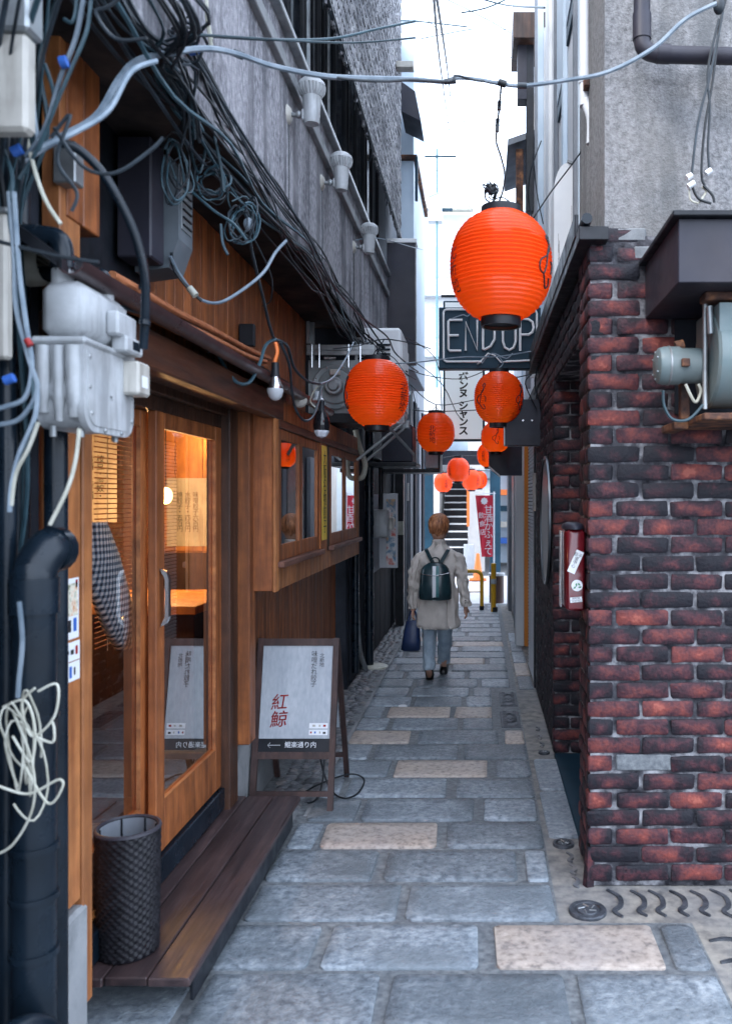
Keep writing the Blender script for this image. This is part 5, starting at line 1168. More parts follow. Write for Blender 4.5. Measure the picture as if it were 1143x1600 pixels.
# lantern strings and other sky wires
def wire(lab, segs, mt='cable', r=.004, name='lantern_string', cat='wire'):
    t = thing(name, lab, cat, segs[0][0])
    for s_ in segs: cab(t, s_, r, mt, k=4, n=5)
wire('thin cord carrying the second lantern from the cable bundle', [[P(600,530,5.2),P(592,545,5.2),P(588,556,5.2)], [P(520,545,5.2),P(560,540,5.2),P(600,530,5.3),P(650,538,5.6),P(672,545,6)]])
wire('pale cord strung between the buildings holding the lantern below the neon sign', [[P(560,568,5.6),P(640,567,6),P(720,558,6.4),P(779,557,6.5),P(850,545,6.5)], [P(779,557,6.5),P(785,568,6.5),P(779,575,6.5)], [P(752,568,6.5),P(768,552,6.5),P(790,560,6.5),P(800,552,6.5)]], 'cable_g', .005)
wire('sagging thin wires crossing before the white katakana sign', [[P(600,560,7),P(660,585,7.5),P(720,592,8),P(760,578,8)], [P(640,600,8),P(680,632,8),P(740,625,8),P(770,618,8)], [P(640,560,8),P(690,600,8),P(720,655,9),P(755,652,9)], [P(620,520,7),P(680,560,8),P(690,640,8)]], 'cable', .0045)
wire('cord and hook carrying the lantern left of the katakana sign', [[P(640,640,8.9),P(680,643,8.9),P(760,640,8.9)], [P(681,632,8.9),P(681,648,8.9)]], 'cable', .006)
wire('cords carrying the far cluster of small lanterns', [[P(650,725,13.6),P(715,712,13.6),P(800,716,13.6)], [P(660,744,16),P(692,738,16),P(740,735,16),P(800,738,16)]], 'cable', .008)
wire('steep black power line dropping from the top of the sky gap to the pole', [[P(677,-10,5),P(686,90,8),P(698,180,14),P(704,228,22)], [P(681,-10,5),P(700,120,10),P(707,190,20)]], 'cable', .010, 'power_line')
wire('thin level power lines across the bright sky gap', [[P(648,196,16),P(720,190,16),P(808,186,16)], [P(648,204,16),P(730,200,16),P(806,193,16)], [P(620,32,9),P(660,34,9),P(730,42,9)], [P(720,20,8),P(760,12,8),P(800,-6,8)], [P(740,-5,8),P(790,8,8),P(850,12,6)], [P(650,62,12),P(710,50,12),P(740,45,12)]], 'teal', .008, 'power_line')
wire('faint thin wires criss-crossing high in the bright sky gap', [[P(652,90,14),P(700,98,14),P(770,88,14),P(812,92,14)], [P(650,140,18),P(720,150,18),P(812,140,18)], [P(655,20,10),P(720,70,12),P(800,40,10)], [P(664,50,14),P(672,80,14),P(680,110,14)], [P(650,262,20),P(720,270,20),P(790,262,20)], [P(690,-5,9),P(760,30,10),P(812,60,10)], [P(655,395,20),P(668,430,20),P(660,470,20)], [P(655,315,20),P(700,300,20),P(740,330,20)]], 'teal', .006, 'power_line')
wire('thin wire slanting from the arch topped sign down to the largest lantern', [[P(940,180,4),P(905,240,4.3),P(860,300,4.5),P(830,345,5)]], 'cable', .004, 'guy_wire')
wire('wires hanging from the far eaves on the right down behind the lantern', [[P(845,220,6.6),P(828,270,6.6),P(826,320,6.8),P(840,370,6.8)], [P(832,240,7),P(838,300,7),P(848,350,7)]], 'cable', .005, 'guy_wire')
wire('tangled wires under the neon sign at the right', [[P(770,579,6.6),P(800,590,6.6),P(838,582,6.6)], [P(842,560,6.4),P(835,600,6.4),P(843,630,6.4),P(838,610,6.4),P(846,590,6.4)], [P(830,585,6.4),P(820,600,6.4),P(838,640,6.4)]], 'cable', .005, 'loose_wires')
wire('two slack wires running from the stucco edge down to the second lantern', [[P(555,375,5.8),P(590,372,6),P(640,385,7),P(660,390,9)], [P(520,450,4.8),P(560,520,5.6),P(600,560,6.4),P(640,600,7.5),P(650,640,8)]], 'cable_g', .004, 'loose_wires')
# ================================================================== middle and far left
db = thing('dark_building', 'blackened house front with pipes and meters beyond the wooden restaurant', 'building', (-1.4,9,0))
mk('wall', M_['darkwall'], db, (-2.4,-1.12,7.0,10.9,-.05,3.0), b=.01)
for i in range(9): mk('board', M_['darkwall'], db, (-1.119,-1.105,7.1+i*.42,7.1+i*.42+.40,.04,2.1 if i > 2 else 1.9), b=.004)
mk('panel', M_['greywall'], db, (-1.10,-1.08,8.3,9.2,.85,1.65)); mk('post', M_['black'], db, (-1.07,-.97,10.5,10.66,0,3.0)); mk('band', M_['cable_w'], db, (-1.072,-.968,10.49,10.5,1.15,1.32), b=.001)
mk('canopy', M_['black'], db, (-1.1,-.45,9.3,9.9,1.90,1.94)); mk('canopy_light', M_['panel'], db, (-.62,-.47,9.32,9.88,1.95,2.25)); mk('canopy_frame', M_['black'], db, (-.47,-.45,9.3,9.9,1.94,2.27),(-1.1,-.47,9.3,9.32,2.25,2.27))
pipe([(-1.06,7.95,0),(-1.06,7.95,2.9)], .04, 'down_pipe', 'dark grey downpipe standing on a pale disc past the box window', collars=[((-1.06,7.95,.3),(-1.06,7.95,.33)),((-1.06,7.95,1.35),(-1.06,7.95,1.42))])
pipe([(-1.13,7.55,1.1),(-1.11,7.6,.3),(-1.06,7.72,.02)], .022, 'down_pipe', 'thin pipe leaning toward the foot of the grey downpipe', mt='galv')
pipe([(-1.08,7.2,2.9),(-1.08,7.2,.1)], .03, 'down_pipe', 'black downpipe right at the end of the wooden restaurant')
m = MB(); m.lathe([(.14,-.01),(.14,.012),(.12,.02),(.001,.02)], 28, (-1.02,7.93,0)); tag(m.build('pipe_base', M_['cable_w'], smooth=40), 'pale round stone disc on the cobbles at the foot of the grey downpipe', 'base')
t = thing('gas_meter', 'small pale gas meter on the black wall behind the walking person', 'gas meter', (-1.0,8.2,1.3))
mk('case', M_['grey_met'], t, (-1.06,-.90,8.15,8.35,1.22,1.50), b=.02, smooth=50); mk('radio_box', M_['cream'], t, (-.90,-.86,8.2,8.35,1.30,1.42), b=.008); m = MB(); m.tube(catmull([(-1.1,8.2,2.0),(-1.0,8.2,1.98),(-.98,8.2,1.9),(-.98,8.2,1.5)],5), .022, 10); m.build('pipe', M_['black'], t, smooth=60)
t = thing('wall_poster', 'narrow colourful poster panel on the black wall', 'poster', (-1.0,8.9,.9)); mk('board', M_['lightwall'], t, (-1.07,-.88,8.85,8.88,.87,1.66), b=.003)
mk('print', mat('poster_print', [(.6,.1,.08),(.75,.72,.7),(.10,.25,.4),(.7,.45,.2)], 9, rough=.5, bump=0), t, (-1.0,-.90,8.845,8.85,.9,1.6), b=.001)
t = thing('air_conditioner', 'dark blue box unit on a shelf above the black wall behind the big lantern', 'air conditioner', (-.8,7.9,1.9)); mk('case', M_['hood'], t, (-.93,-.64,7.85,8.3,1.95,2.30), b=.01); mk('shelf', M_['black'], t, (-1.12,-.60,7.8,8.35,1.91,1.948)); mk('strut', M_['galv'], t, (-.66,-.64,7.84,7.86,2.3,2.62))
mk('prop', M_['cone_white'], None, (-.81,-.79,9.2,9.22,1.58,1.78), label='short white tube light under the black canopy', cat='tube light')
# narrow white building behind the stucco one
wbd = thing('white_building', 'narrow pale building rising behind the woven screen', 'building', (-1.2,9,3))
mk('wall', M_['bluewall'], wbd, (-1.6,-.72,9.0,10.8,3.0,7.2)); mk('wall', M_['greywall'], wbd, (-1.6,-.89,7.84,9.0,2.9,6.6)); mk('coping', M_['rust'], wbd, (-1.6,-.68,8.95,10.8,5.26,5.31)); mk('spout', M_['navy'], wbd, (-.70,-.67,8.9,8.95,4.8,5.27))
mk('sign_panel', M_['hood'], wbd, (-.92,-.62,7.95,8.1,2.9,4.05)); mk('sign_cap', M_['cone_white'], wbd, (-.93,-.61,7.94,8.11,4.05,4.09)); mk('beam_end', M_['cream'], wbd, (-.78,-.62,7.7,7.8,5.6,5.66))
t = thing('window_awning', 'small dark awning jutting out behind the woven screen', 'awning', (-.7,8.4,5.2)); m = MB(); m.prism([(-.80,8.4,5.82),(-.66,8.4,5.72),(-.60,8.4,5.42),(-.80,8.4,5.52)], (0,.5,0)); fix(m.build('sheet', M_['hood'], t))
gb = thing('grey_building', 'grey rendered house at the far left end of the alley', 'building', (-1.3,12,0)); mk('wall', M_['greywall'], gb, (-2.5,-.98,10.95,14.5,-.05,4.2))
for i in range(4): mk('pilaster', M_[('greywall','darkwall')[i % 2]], gb, (-.98,-.93,11.1+i*.8,11.5+i*.8,0,3.0))
mk('upper', M_['lightwall'], gb, (-2.5,-1.0,11.0,14.4,4.2,5.0))
# ================================================================== middle and far right
rf = thing('pale_building', 'row of pale narrow shop fronts beyond the brick wall on the right', 'building', (.8,9,0))
mk('wall', M_['darkwall'], rf, (.52,3,7.05,9.1,-.05,2.7)); mk('wall', M_['lightwall'], rf, (.54,3,7.05,10.4,2.7,5.6)); mk('wall', M_['darkwall'], rf, (.455,3,9.35,12.6,-.05,2.4)); mk('wall', M_['lightwall'], rf, (.50,3,9.4,12.6,2.4,4.6))
mk('frame', M_['black'], rf, (.455,.52,7.05,7.14,0,2.15)); m = MB()
for i in range(64): m.rbox(.455,.475,7.15,7.92,.03+i*.033,.055+i*.033,b=.004)
m.build('shutter_slat', M_['lightwall'], rf, kind='stuff'); mk('shutter_box', M_['black'], rf, (.44,.55,7.12,7.95,2.14,2.36))
mk('pillar', M_['white'], rf, (.385,.475,9.05,9.34,0,2.19)); mk('pillar', plain('orange_paint', (.75,.25,.03), .5), rf, (.476,.54,9.04,9.34,0,2.19)); mk('frame', M_['navy'], rf, (.43,.456,9.4,9.6,0,2.3)); mk('door', M_['black'], rf, (.44,.454,9.65,10.2,0,2.1)); mk('door_post', M_['greywall'], rf, (.42,.454,10.3,10.5,0,2.2)); mk('door', M_['black'], rf, (.435,.454,10.6,11.6,0,2.1))
mk('frame', M_['greywall'], rf, (.40,.455,11.9,12.5,0,2.2))
for (a, z0, z1, mm) in ((7.1,2.8,6.8,'bluewall'),(7.5,2.8,6.2,'greywall'),(8.2,2.8,6.4,'white'),(9.0,2.8,5.4,'greywall'),(9.8,2.8,5.0,'bluewall')): mk('drain', M_[mm], rf, (.49,.54,a,a+.05,z0,z1))
mk('meter_box', M_['cream'], rf, (.44,.515,7.0,7.05,1.50,1.82))
t = thing('roof_awning', 'small tiled roof with brown eaves above the right hand shop fronts', 'awning', (.4,8,5.0)); m = MB(); m.prism([(.26,7.9,5.02),(.55,7.9,5.12),(.55,7.9,5.06),(.26,7.9,4.96)], (0,1.2,0)); fix(m.build('roof', M_['greywall'], t)); mk('shutter', M_['rust'], t, (.34,.41,7.95,8.05,4.2,4.95)); mk('shutter', M_['black'], t, (.43,.50,7.8,7.9,4.3,5.9)); mk('hood', M_['hood'], t, (.35,.44,7.8,7.95,5.35,5.95))
t = thing('window_hood', 'pale rounded window hood with a brown board front high on the right', 'awning', (.5,7.8,5.9)); m = MB(); m.prism([(.305,7.7,6.10),(.31,7.7,6.32),(.35,7.7,6.52),(.42,7.7,6.62),(.68,7.7,6.62),(.66,7.7,6.10)], (0,.6,0)); fix(m.build('hood', M_['lightwall'], t)); mk('board', M_['wood_dark'], t, (.305,.655,7.68,8.3,5.86,6.10))
# ================================================================== street at the end
MB().poly([(-14,12.6,-.02),(14,12.6,-.02),(14,17.6,-.02),(-14,17.6,-.02)]).build('street', mat('street_pale', [(.5,.5,.51),(.62,.62,.63)], 4, rough=.8, bump=.3), kind='structure')
mk('kerb', M_['concrete'], None, (-6,6,12.6,12.75,-.05,.0), kind='structure')
ft = thing('stair_building', 'white building across the street with a dark steel staircase', 'building', (-.3,20,0))
mk('wall', mat('shop_white', [(.42,.42,.42),(.58,.57,.56)], 2, rough=.6, bump=.1), ft, (-6,-.95,19.4,26,-.05,4.2),(-.28,.10,18.9,26,-.05,3.2),(1.6,6,19.4,26,-.05,4.6)); mk('wall', M_['bluewall'], ft, (-.95,.9,24,26,2.2,4.4)); mk('beam', M_['darkwall'], ft, (-.95,1.4,18.0,18.2,2.35,2.65))
for i in range(13): 
    s_ = mk('step', M_['black'], ft, (-.90,-.30,18.6+i*.26,18.6+i*.26+.27,i*.17,i*.17+.165), b=.004); mk('nosing', M_['whitep'], s_, (-.90,-.30,18.585+i*.26,18.6+i*.26,i*.17+.14,i*.17+.168), b=.002)
mk('post', M_['navy'], ft, (-1.22,-1.0,17.6,17.8,0,3.4)); mk('post', M_['navy'], ft, (.20,.42,17.4,17.7,0,3.6)); mk('post', M_['orange'], ft, (-.30,-.24,18.3,18.36,1.0,2.3)); mk('wall', M_['bluewall'], ft, (.45,1.6,21,21.2,0,3))
for i, (z, mm) in enumerate(((.5,'bluep'),(.9,'cream'),(1.3,'navy'),(1.7,'orange'),(2.2,'bluewall'))): mk('shelf_display', M_[mm], ft, (.5,.9,20.6,20.9,z,z+.14))
mk('cabinet', M_['panel'], None, (-.36,-.14,17.9,18.2,0,.62), label='pale grey cabinet at the foot of the dark staircase', cat='cabinet')
pb = thing('apartment_building', 'very pale apartment block closing the bright sky gap', 'building', (0,36,0)); mk('wall', M_['white'], pb, (-9,7,36,46,0,13.2)); mk('band', M_['cable_w'], pb, (-2.7,-.3,35.6,36,14.0,14.35),); mk('roof_box', M_['white'], pb, (-2.6,-.4,36.2,40,13.2,14.0))
for i in range(4):
    for j in range(5): mk('window', M_['bluewall'], pb, (-3.6+j*1.5,-2.7+j*1.5,35.93,36.0,3.4+i*2.6,4.7+i*2.6))
for i in range(4): mk('balcony', M_['lightwall'], pb, (-4,4,35.5,36.0,2.5+i*2.6,3.1+i*2.6))
M_['poleteal'] = plain('pole_teal', (.10,.22,.25), .6)
up_ = thing('utility_pole', 'thin utility pole with crossarm standing far off in the bright gap', 'utility pole', (-1.25,24,0)); m = MB(); m.tube([(-1.25,24,0),(-1.25,24,11.7)], .035, 8); m.build('pole', M_['poleteal'], up_); mk('crossarm', M_['navy'], up_, (-1.8,-.7,23.95,24.0,11.45,11.50)); mk('transformer', M_['panel'], up_, (-1.5,-1.1,23.9,24.2,9.6,10.4)); mk('crossarm', M_['navy'], up_, (-1.9,-.8,23.95,24,9.9,9.98))
# barrier, bollard, planter, cone, banner
yb = thing('barrier', 'yellow tubular barrier across the far end of the alley', 'barrier', (-.3,12,0)); D = 12.02
m = MB(); m.tube([(-.65,D,0),(-.65,D,.48)] + [(-.65+.09-.09*math.cos(a), D, .47+.09*math.sin(a)) for a in [PI/2*k/5 for k in range(1,6)]] + [(-.09,D,.56)] + [(-.07+.09*math.sin(a), D, .47+.09*math.cos(a)) for a in [PI/2*k/5 for k in range(0,6)]] + [(.02,D,0)], .028, 12); m.build('rail', M_['yellow'], yb, smooth=60)
m = MB(); m.tube([(-.65,D,.26),(.02,D,.26)], .008, 6); m.build('cross_wire', M_['yellow'], yb); m = MB(); m.cyl((.02,D,0),(.02,D,.06),.034,12); m.cyl((-.65,D,0),(-.65,D,.06),.034,12); m.build('foot', M_['black'], yb)
t = thing('bollard', 'yellow post standing alone between the barrier and the brown planter', 'bollard', (.185,11.8,0)); m = MB(); m.cyl((.185,11.8,0),(.185,11.8,.69),.036,14); m.build('post', M_['yellow'], t, smooth=50); m = MB(); m.cyl((.185,11.8,.40),(.185,11.8,.47),.038,14); m.build('band', M_['panel'], t); m = MB(); m.tube([(.22,11.8,.5),(.24,11.78,.5),(.24,11.78,.45),(.22,11.8,.45)], .006, 6); m.build('ring', M_['black'], t); m = MB(); m.cyl((.20,11.8,0),(.20,11.8,.07),.045,10); m.build('lug', M_['black'], t)
t = thing('planter', 'round brown planter with a pale rim behind the yellow post', 'planter', (.25,12.9,0)); m = MB(); m.cyl((.25,12.9,0),(.25,12.9,.42),.115,24); m.build('body', plain('planter_brown', (.10,.055,.045), .5), t, smooth=50); m = MB(); m.lathe([(.115,.42),(.128,.42),(.128,.455),(.1,.455),(.09,.43)], 24, (.25,12.9,0)); m.build('rim', M_['whitep'], t, smooth=40)
t = thing('traffic_cone', 'orange traffic cone standing in the street below the red banner', 'traffic cone', (-.05,16.5,0)); m = MB(); m.lathe([(.10,.03),(.03,.52),(.001,.53)], 20, (-.05,16.5,0)); m.build('cone', M_['orange'], t, smooth=50); mk('base', M_['orange'], t, (-.22,.12,16.35,16.65,0,.03))
bn = thing('banner', 'red upright banner with white lettering on a white pole', 'banner', (.1,13.9,.6)); D = 14.0
m = MB(); cols_ = 10; L_ = []
for j in range(15):
    v = j/14; xl = 742+10*v; xr = 769.5-.5*v; yy = 774+94*v + 2*v
    for i in range(cols_+1): q = P(xl+(xr-xl)*i/cols_, yy, D); q.y += .02*math.sin(i*.9+j*.35); m.v.append(q)
for j in range(14):
    for i in range(cols_): a = j*(cols_+1)+i; m.f.append((a,a+1,a+cols_+2,a+cols_+1))
m.build('cloth', plain('banner_red', (.62,.03,.06), .7), bn, smooth=True)
for k_, ch in enumerate('甘酒かふぇて'): p = P(762.5, 797+13*k_, D-.04); text_mb(ch, .15, frontM(p.x, p.y, p.z)).build('lettering', M_['whitep'], bn)
for k_, ch in enumerate('飲食店'): p = P(751.5+1.2*k_, 806+13*k_, D-.04); text_mb(ch, .11, frontM(p.x, p.y, p.z)).build('lettering', M_['whitep'], bn)
p = P(756, 783, D-.04); m = MB(); m.v = [Vector((p.x+.055*(1+.12*math.cos(8*a))*math.cos(a), p.y, p.z+.055*(1+.12*math.cos(8*a))*math.sin(a))) for a in [2*PI*k/48 for k in range(48)]]; m.f = [tuple(range(48))]; m.build('flower_print', M_['whitep'], bn)
m = MB(); a = P(771,768,D); m.tube([(a.x,D,0),(a.x,D,a.z)], .016, 8); m.tube([(a.x+.03,D,a.z-.03),(P(742,770,D).x,D,a.z-.04)], .008, 6); m.build('pole', M_['whitep'], bn, smooth=50)

# ================================================================== the walking person
PX0, PY0 = -.365, 7.3
pe = thing('person', 'person with short brown hair, beige coat and light jeans walking away down the alley', 'person', (PX0, PY0, 0))
def skinned(vs, es, rs_, name, mt, par, root=0, sub=1, extra=None):
    me = bpy.data.meshes.new(name); me.from_pydata([Vector(v) for v in vs], es, []); o = bpy.data.objects.new(name, me); COL.objects.link(o)
    sk = o.modifiers.new('s', 'SKIN'); sk.use_smooth_shade = True
    lay_ = me.skin_vertices[0].data if me.skin_vertices else None
    if lay_ is None:
        bm = bmesh.new(); bm.from_mesh(me); bm.verts.layers.skin.verify(); bm.to_mesh(me); bm.free(); lay_ = me.skin_vertices[0].data
    for i, r_ in enumerate(rs_): lay_[i].radius = r_ if isinstance(r_, tuple) else (r_, r_); lay_[i].use_root = (i == root)
    ss = o.modifiers.new('u', 'SUBSURF'); ss.levels = sub; ss.render_levels = sub
    dg = bpy.context.evaluated_depsgraph_get(); m2 = bpy.data.meshes.new_from_object(o.evaluated_get(dg)); bpy.data.objects.remove(o)
    if extra:
        bm = bmesh.new(); bm.from_mesh(m2)
        for e in extra:
            t_ = e.mesh('x', None); bm.from_mesh(t_); bpy.data.meshes.remove(t_)
        bm.to_mesh(m2); bm.free()
    m2.name = name; m2.materials.clear(); m2.materials.append(mt); m2.shade_smooth(); ob = bpy.data.objects.new(name, m2); COL.objects.link(ob); ob.parent = par
    return ob
skin = mat('skin', [(.42,.22,.15),(.55,.31,.22)], 8, rough=.5, bump=.05)
vs = [(0,0,.74),(0,.01,.88),(0,.02,1.02),(0,.01,1.14),(0,.0,1.19),(0,.005,1.25),
 (-.085,0,.70),(-.085,.03,.40),(-.085,-.02,.10),(-.085,.07,.03),   # left leg (trailing, heel up)
 (.065,.0,.70),(.048,.12,.42),(.03,.30,.09),(.028,.42,.035),
 (-.13,0,1.11),(-.215,-.01,.87),(-.225,.02,.66),(-.225,.03,.62),
 (.13,0,1.11),(.205,-.02,.88),(.235,-.03,.68),(.238,-.02,.64)]
es = [(0,1),(1,2),(2,3),(3,4),(4,5),(0,6),(6,7),(7,8),(8,9),(0,10),(10,11),(11,12),(12,13),(3,14),(14,15),(15,16),(16,17),(3,18),(18,19),(19,20),(20,21)]
rs2 = [.11,.10,.105,.07,.045,.042,.07,.045,.032,.025,.07,.045,.032,.025,.03,.033,.022,.022,.03,.033,.022,.022]
for (hb_, sx) in ((17,-1),(21,1)):
    b0 = Vector(vs[hb_]); 
    for f in range(4):
        a = len(vs); dx = (f-1.5)*.013
        ln = (.045,.055,.058,.05)[f] ; vs += [tuple(b0 + Vector((dx*.5, (f-1.5)*.012, -.03))), tuple(b0 + Vector((sx*.006, (f-1.5)*.014, -.03-ln*.6))), tuple(b0 + Vector((-sx*.014+.0, (f-1.5)*.013, -.03-ln)))]
        es += [(hb_,a),(a,a+1),(a+1,a+2)]; rs2 += [.009,.008,.007]
    a = len(vs); vs += [tuple(b0+Vector((sx*.02,.03,-.018))), tuple(b0+Vector((sx*.028,.045,-.04)))]; es += [(hb_,a),(a,a+1)]; rs2 += [.009,.008]
head = MB(); head.ell((0,.012,1.335), .072,.088,.108, 20, 14); head.ell((0,.10,1.325), .012,.022,.018, 8, 6); head.ell((-.075,.01,1.325), .01,.018,.028, 8, 6); head.ell((.075,.01,1.325), .01,.018,.028, 8, 6); head.ell((.0,.092,1.285), .022,.01,.007, 8, 5)
for s_ in (-1, 1): head.ell((s_*.028,.088,1.345), .011,.008,.008, 8, 6)
skinned(vs, es, rs2, 'body', skin, pe, extra=[head])
def cloth(name, rings, mt, par, wr=.006, seed=0, smooth=True, cap=True, n=40, fr=14, fold=0, crease=0):
    """rings: (x, y, z, rx, ry)"""
    pts = catmull([Vector((r_[0], r_[1], r_[2])) for r_ in rings], 8); rr = catmull([Vector((r_[3], r_[4], 0)) for r_ in rings], 8); R_ = []
    for p, q in zip(pts, rr):
        ring = []
        for k in range(n):
            a = 2*PI*k/n; s_ = 1 + 0*k; d = noise.noise(Vector((math.cos(a)*2.2, math.sin(a)*2.2, p.z*fr+seed)))*wr + noise.noise(Vector((math.cos(a)*4, math.sin(a)*4, p.z*5+seed)))*wr
            d += fold*math.sin(a*8+2*noise.noise(Vector((p.z*4,a,seed))))*max(0, min(1, (.82-p.z)*5)) + crease*math.sin(p.z*75+a*1.5+3*noise.noise(Vector((p.z*9,a,seed))))*(.5+.5*noise.noise(Vector((p.z*8,a*2,seed+3))))
            ring.append(Vector((p.x + (q.x+d)*math.cos(a), p.y + (q.y+d)*math.sin(a), p.z)))
        R_.append(ring)
    m = MB(); m.loft(R_, cap=cap); off = wloc(par); m.v = [v + off for v in m.v]
    return fix(m.build(name, mt, par, smooth=70))
coat = mat('coat_cloth', [(.48,.43,.39),(.68,.62,.57)], 6, rough=.8, bump=.25, bscale=30)
jean = mat('pale_denim', [(.22,.29,.36),(.40,.48,.55)], 8, rough=.85, bump=.3)
ctp = cloth('coat', [(-.005,.0,.47,.15,.115),(-.005,0,.50,.180,.14),(-.005,0,.62,.170,.13),(0,.0,.80,.155,.12),(0,.0,.95,.152,.115),(0,.0,1.06,.165,.105),(0,.0,1.12,.155,.09),(0,0,1.165,.095,.07),(0,.0,1.20,.055,.055),(0,.0,1.225,.05,.052)], coat, pe, .03, 3, fr=7, fold=.009, crease=.002)
ls = cloth('sleeve', [(-.135,0,1.135,.03,.035),(-.165,-.005,1.10,.052,.056),(-.20,-.015,.98,.052,.055),(-.218,-.01,.87,.048,.052),(-.225,.01,.76,.044,.048),(-.225,.02,.66,.036,.04),(-.225,.02,.64,.034,.038)], coat, pe, .017, 8, n=26, crease=.009)
rs_ = cloth('sleeve', [(.135,0,1.135,.03,.035),(.165,-.005,1.10,.052,.056),(.195,-.02,.98,.052,.055),(.208,-.03,.87,.048,.052),(.226,-.03,.77,.044,.048),(.235,-.03,.69,.038,.042),(.236,-.03,.665,.036,.04)], coat, pe, .017, 18, n=26, crease=.009)
mk('cuff_strap', coat, pe, (PX0+.20,PX0+.272,PY0-.075,PY0+.01,.70,.735), b=.012)
m = MB()
for zz in (.72,.70): m.ell((PX0+.236,PY0-.077,zz), .006,.004,.006, 8, 5)
m.build('button', M_['blackp'], pe)
m = MB(); m.v = []; m.lathe([(.05,1.205),(.056,1.212),(.058,1.245),(.052,1.25)], 24, (PX0,PY0,0), cap=False); m.build('collar', coat, pe, smooth=50)
m = MB(); 
for k in range(30): a = 2*PI*k/30; m.ell((PX0-.005+.168*math.cos(a), PY0+.125*math.sin(a), .482+.004*math.sin(k*2.2)), .012,.010,.010, 6, 4)
m.build('hem', coat, pe, smooth=True)
cloth('trouser_leg', [(-.07,.0,.56,.078,.09),(-.082,.015,.45,.066,.075),(-.083,.02,.33,.058,.066),(-.085,-.005,.20,.052,.056),(-.086,-.03,.14,.054,.055),(-.086,-.03,.115,.05,.05)], jean, pe, .010, 4, n=24, crease=.005)
cloth('trouser_leg', [(.06,.02,.56,.078,.09),(.052,.08,.45,.066,.075),(.045,.15,.33,.06,.066),(.036,.24,.20,.054,.056),(.030,.31,.12,.056,.055),(.030,.32,.10,.052,.05)], jean, pe, .010, 9, n=24, crease=.005)
cloth('trousers', [(0,.01,.50,.10,.09),(0,.0,.60,.13,.10),(0,0,.78,.13,.10)], jean, pe, .004)
shoe = plain('shoe_black', (.012,.012,.014), .3)
def shoe_(x, y, z, pitch, lab=None):
    m = MB(); rings = []
    for (yy, w, h, z0) in ((-.10,.022,.035,.012),(-.085,.034,.065,.0),(-.04,.036,.075,.0),(.02,.036,.06,.0),(.08,.042,.042,.0),(.13,.036,.03,.004),(.155,.016,.014,.008)):
        rings.append([Vector((w*math.cos(a), yy, z0 + h*.5 + h*.5*math.sin(a)*(1 if math.sin(a) > 0 else 1))) for a in [2*PI*k/14 for k in range(14)]])
    m.loft(rings); m.rbox(-.036,.036,-.09,.14,-.008,.01,b=.006); m.xf(Matrix.Translation((PX0+x,PY0+y,z)) @ Matrix.Rotation(pitch,4,'X')); fix(m.build('shoe', shoe, pe, smooth=60))
shoe_(-.085, .02, .075, R(-38)); shoe_(.028, .36, .008, R(12))
hair = mat('hair_brown', [(.09,.03,.014),(.36,.135,.055),(.62,.28,.13)], 9, (9,9,1.6), 6, rough=.42, bump=1, bscale=14)
m = MB(); m.ell((PX0, PY0+.0, 1.372), .086,.098,.10, 40, 26, fn=None)
for i, v in enumerate(m.v):
    d = v - Vector((PX0, PY0, 1.372)); a = math.atan2(d.x, -d.y); q = 1 + .07*noise.noise(Vector((a*4, d.z*9, 1))) + .03*noise.noise(Vector((a*14, d.z*20, 5)))
    v = Vector((PX0, PY0, 1.372)) + Vector((d.x*q, d.y*q, d.z*q))
    if d.z < -.01 and d.y < .03:    # nape tapers into the neck
        t_ = min(1, (-d.z-.01)/.09); v.x = PX0 + (v.x-PX0)*(1-.12*t_) ; v.z -= .02*t_; v.x = max(min(v.x, PX0+.08), PX0-.08)
    if d.y > .03 and d.z < .02: v.y -= (d.y-.03)*1.1     # open the face
    m.v[i] = v
hr = random.Random(4)
for k in range(230):
    a0 = hr.uniform(-2.2, 2.2); z1 = hr.uniform(-.085, -.03) if abs(a0) < 1.3 else hr.uniform(-.04, .02); tw = hr.uniform(-.25, .25); pts = []
    for i in range(6):
        t = i/5; th = .15 + t*(math.acos(max(-1, min(1, z1/.10))) - .15); a = a0 + tw*t
        q = 1.015 + .03*math.sin(PI*t) + hr.uniform(0, .02)
        x = .088*math.sin(th)*math.sin(a)*q; y = -.098*math.sin(th)*math.cos(a)*q; z = .102*math.cos(th)*q
        if y > .03 and z < .02: y = .03
        pts.append(Vector((PX0+x, PY0+y, 1.372+z)))
    m.tube(pts, [.0035,.0045,.0045,.004,.003,.001], 4)
m.build('hair', hair, pe, smooth=80)
m = MB(); m.tube([(PX0+.083,PY0+.01,1.345),(PX0+.08,PY0+.09,1.345),(PX0+.05,PY0+.105,1.345),(PX0-.05,PY0+.105,1.345),(PX0-.08,PY0+.09,1.345),(PX0-.083,PY0+.01,1.345)], .002, 5); m.ell((PX0+.03,PY0+.105,1.342), .02,.003,.015, 12, 6); m.ell((PX0-.03,PY0+.105,1.342), .02,.003,.015, 12, 6); m.build('glasses', M_['steel'], pe)
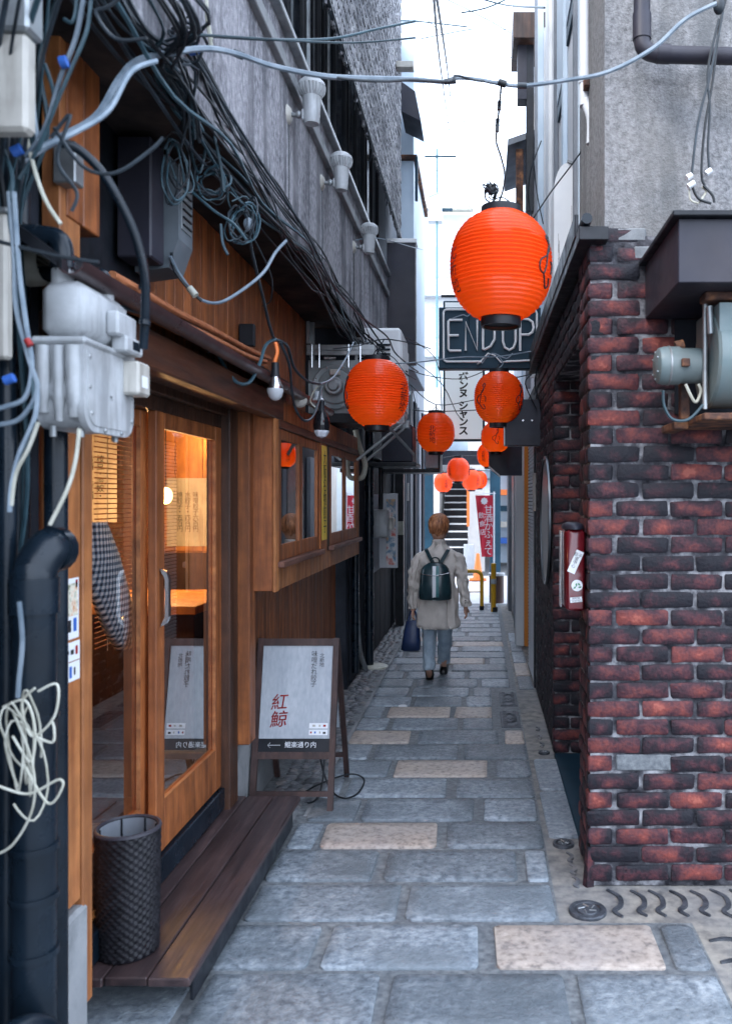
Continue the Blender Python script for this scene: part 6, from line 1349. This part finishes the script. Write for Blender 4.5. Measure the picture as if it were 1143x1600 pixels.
# backpack
bp_ = thing('backpack', 'dark teal shiny backpack with a pale centre stripe on the back of the walking person', 'backpack', (PX0-.02, PY0-.17, .73))
lea = mat('teal_leather', [(.008,.022,.03),(.02,.05,.06)], 6, rough=.22, bump=.3, bscale=18)
m = MB(); rings = []; CX = PX0-.022
for (z, w, d) in ((.735,.118,.05),(.745,.138,.07),(.80,.142,.082),(.88,.136,.082),(.96,.128,.075),(1.0,.118,.068),(1.03,.098,.055),(1.052,.06,.035),(1.06,.03,.02)):
    rings.append([Vector((CX + w*(abs(math.cos(a))**.7)*(1 if math.cos(a) > 0 else -1), PY0-.155 + d*(abs(math.sin(a))**.8)*(1 if math.sin(a) > 0 else -1) + .004*math.sin(a*3+z*20), z)) for a in [2*PI*k/28 for k in range(28)]])
m.loft(rings); fix(m.build('bag', lea, bp_, smooth=60))
def strip_on(x, w, z0, z1, off, nm, mt):
    m = MB(); zs = [z0+(z1-z0)*i/8 for i in range(9)]
    def dep(z): 
        pr = ((.735,.05),(.745,.07),(.80,.082),(.88,.082),(.96,.075),(1.0,.068),(1.03,.055),(1.052,.035),(1.07,.02))
        for (a, da), (b_, db_) in zip(pr, pr[1:]):
            if a <= z <= b_: return da+(db_-da)*(z-a)/(b_-a)
        return .02
    pts = [(x, PY0-.155-dep(z)-off, z) for z in zs]
    for p in pts: m.v += [Vector((p[0]-w, p[1], p[2])), Vector((p[0]+w, p[1], p[2])), Vector((p[0]+w, p[1]+.02, p[2])), Vector((p[0]-w, p[1]+.02, p[2]))]
    for i in range(8):
        for k in range(4): m.f.append((4*i+k, 4*i+(k+1)%4, 4*i+4+(k+1)%4, 4*i+4+k))
    return fix(m.build(nm, mt, bp_))
strip_on(CX-.006, .0145, .738, 1.03, .006, 'stripe', M_['whitep']); strip_on(CX+.022, .013, .738, 1.03, .0055, 'stripe', plain('teal_stripe', (.03,.16,.17), .4))
m = MB(); m.tube([(CX-.12,PY0-.205,.965),(CX-.06,PY0-.236,.955),(CX,PY0-.243,.95),(CX+.06,PY0-.236,.957),(CX+.12,PY0-.205,.97)], .004, 6); m.build('zip', M_['steel'], bp_, smooth=True)
m = MB(); m.tube(catmull([(CX-.035,PY0-.17,1.04),(CX-.03,PY0-.17,1.085),(CX,PY0-.17,1.10),(CX+.03,PY0-.17,1.085),(CX+.035,PY0-.17,1.04)],5), .006, 6); m.build('handle', lea, bp_, smooth=True)
for s_ in (-1, 1):
    m = MB()
    for p in ((.035,-.135,1.06),(.07,-.12,1.12),(.095,-.07,1.165),(.10,.0,1.17)): m.v += [Vector((CX+.012+s_*(p[0]-.016), PY0+p[1], p[2])), Vector((CX+.012+s_*(p[0]+.016), PY0+p[1]+.004, p[2]-.006)), Vector((CX+.012+s_*(p[0]+.016), PY0+p[1]+.012, p[2]-.012)), Vector((CX+.012+s_*(p[0]-.016), PY0+p[1]+.012, p[2]-.01))]
    for i in range(3):
        for k in range(4): m.f.append((4*i+k, 4*i+(k+1)%4, 4*i+4+(k+1)%4, 4*i+4+k))
    fix(m.build('strap', lea, bp_, smooth=40))
# tote
tb = thing('tote_bag', 'navy quilted tote bag in the left hand of the walking person', 'bag', (PX0-.23, PY0, .27))
qn = mat('navy_quilt', [(.006,.018,.06),(.015,.035,.11)], 10, rough=.4, bump=.8, bscale=14)
m = MB(); TX = PX0-.235
rings = [[Vector((TX+ox + w*(abs(math.cos(a))**.5)*(1 if math.cos(a) > 0 else -1), PY0+.02 + d*math.sin(a), z)) for a in [2*PI*k/20 for k in range(20)]] for (z, w, d, ox) in ((.268,.072,.04,-.012),(.28,.085,.055,-.012),(.36,.080,.055,-.006),(.46,.068,.045,.0),(.53,.058,.03,.006),(.535,.05,.02,.006))]
m.loft(rings); fix(m.build('bag', qn, tb, smooth=60))
for yy in (-.01, .05):
    m = MB(); m.tube(catmull([(TX-.03,PY0+yy,.53),(TX-.015,PY0+.02,.60),(TX+.008,PY0+.02,.622),(TX+.03,PY0+.02,.60),(TX+.045,PY0+yy,.53)],5), .008, 6); m.build('handle', qn, tb, smooth=True)
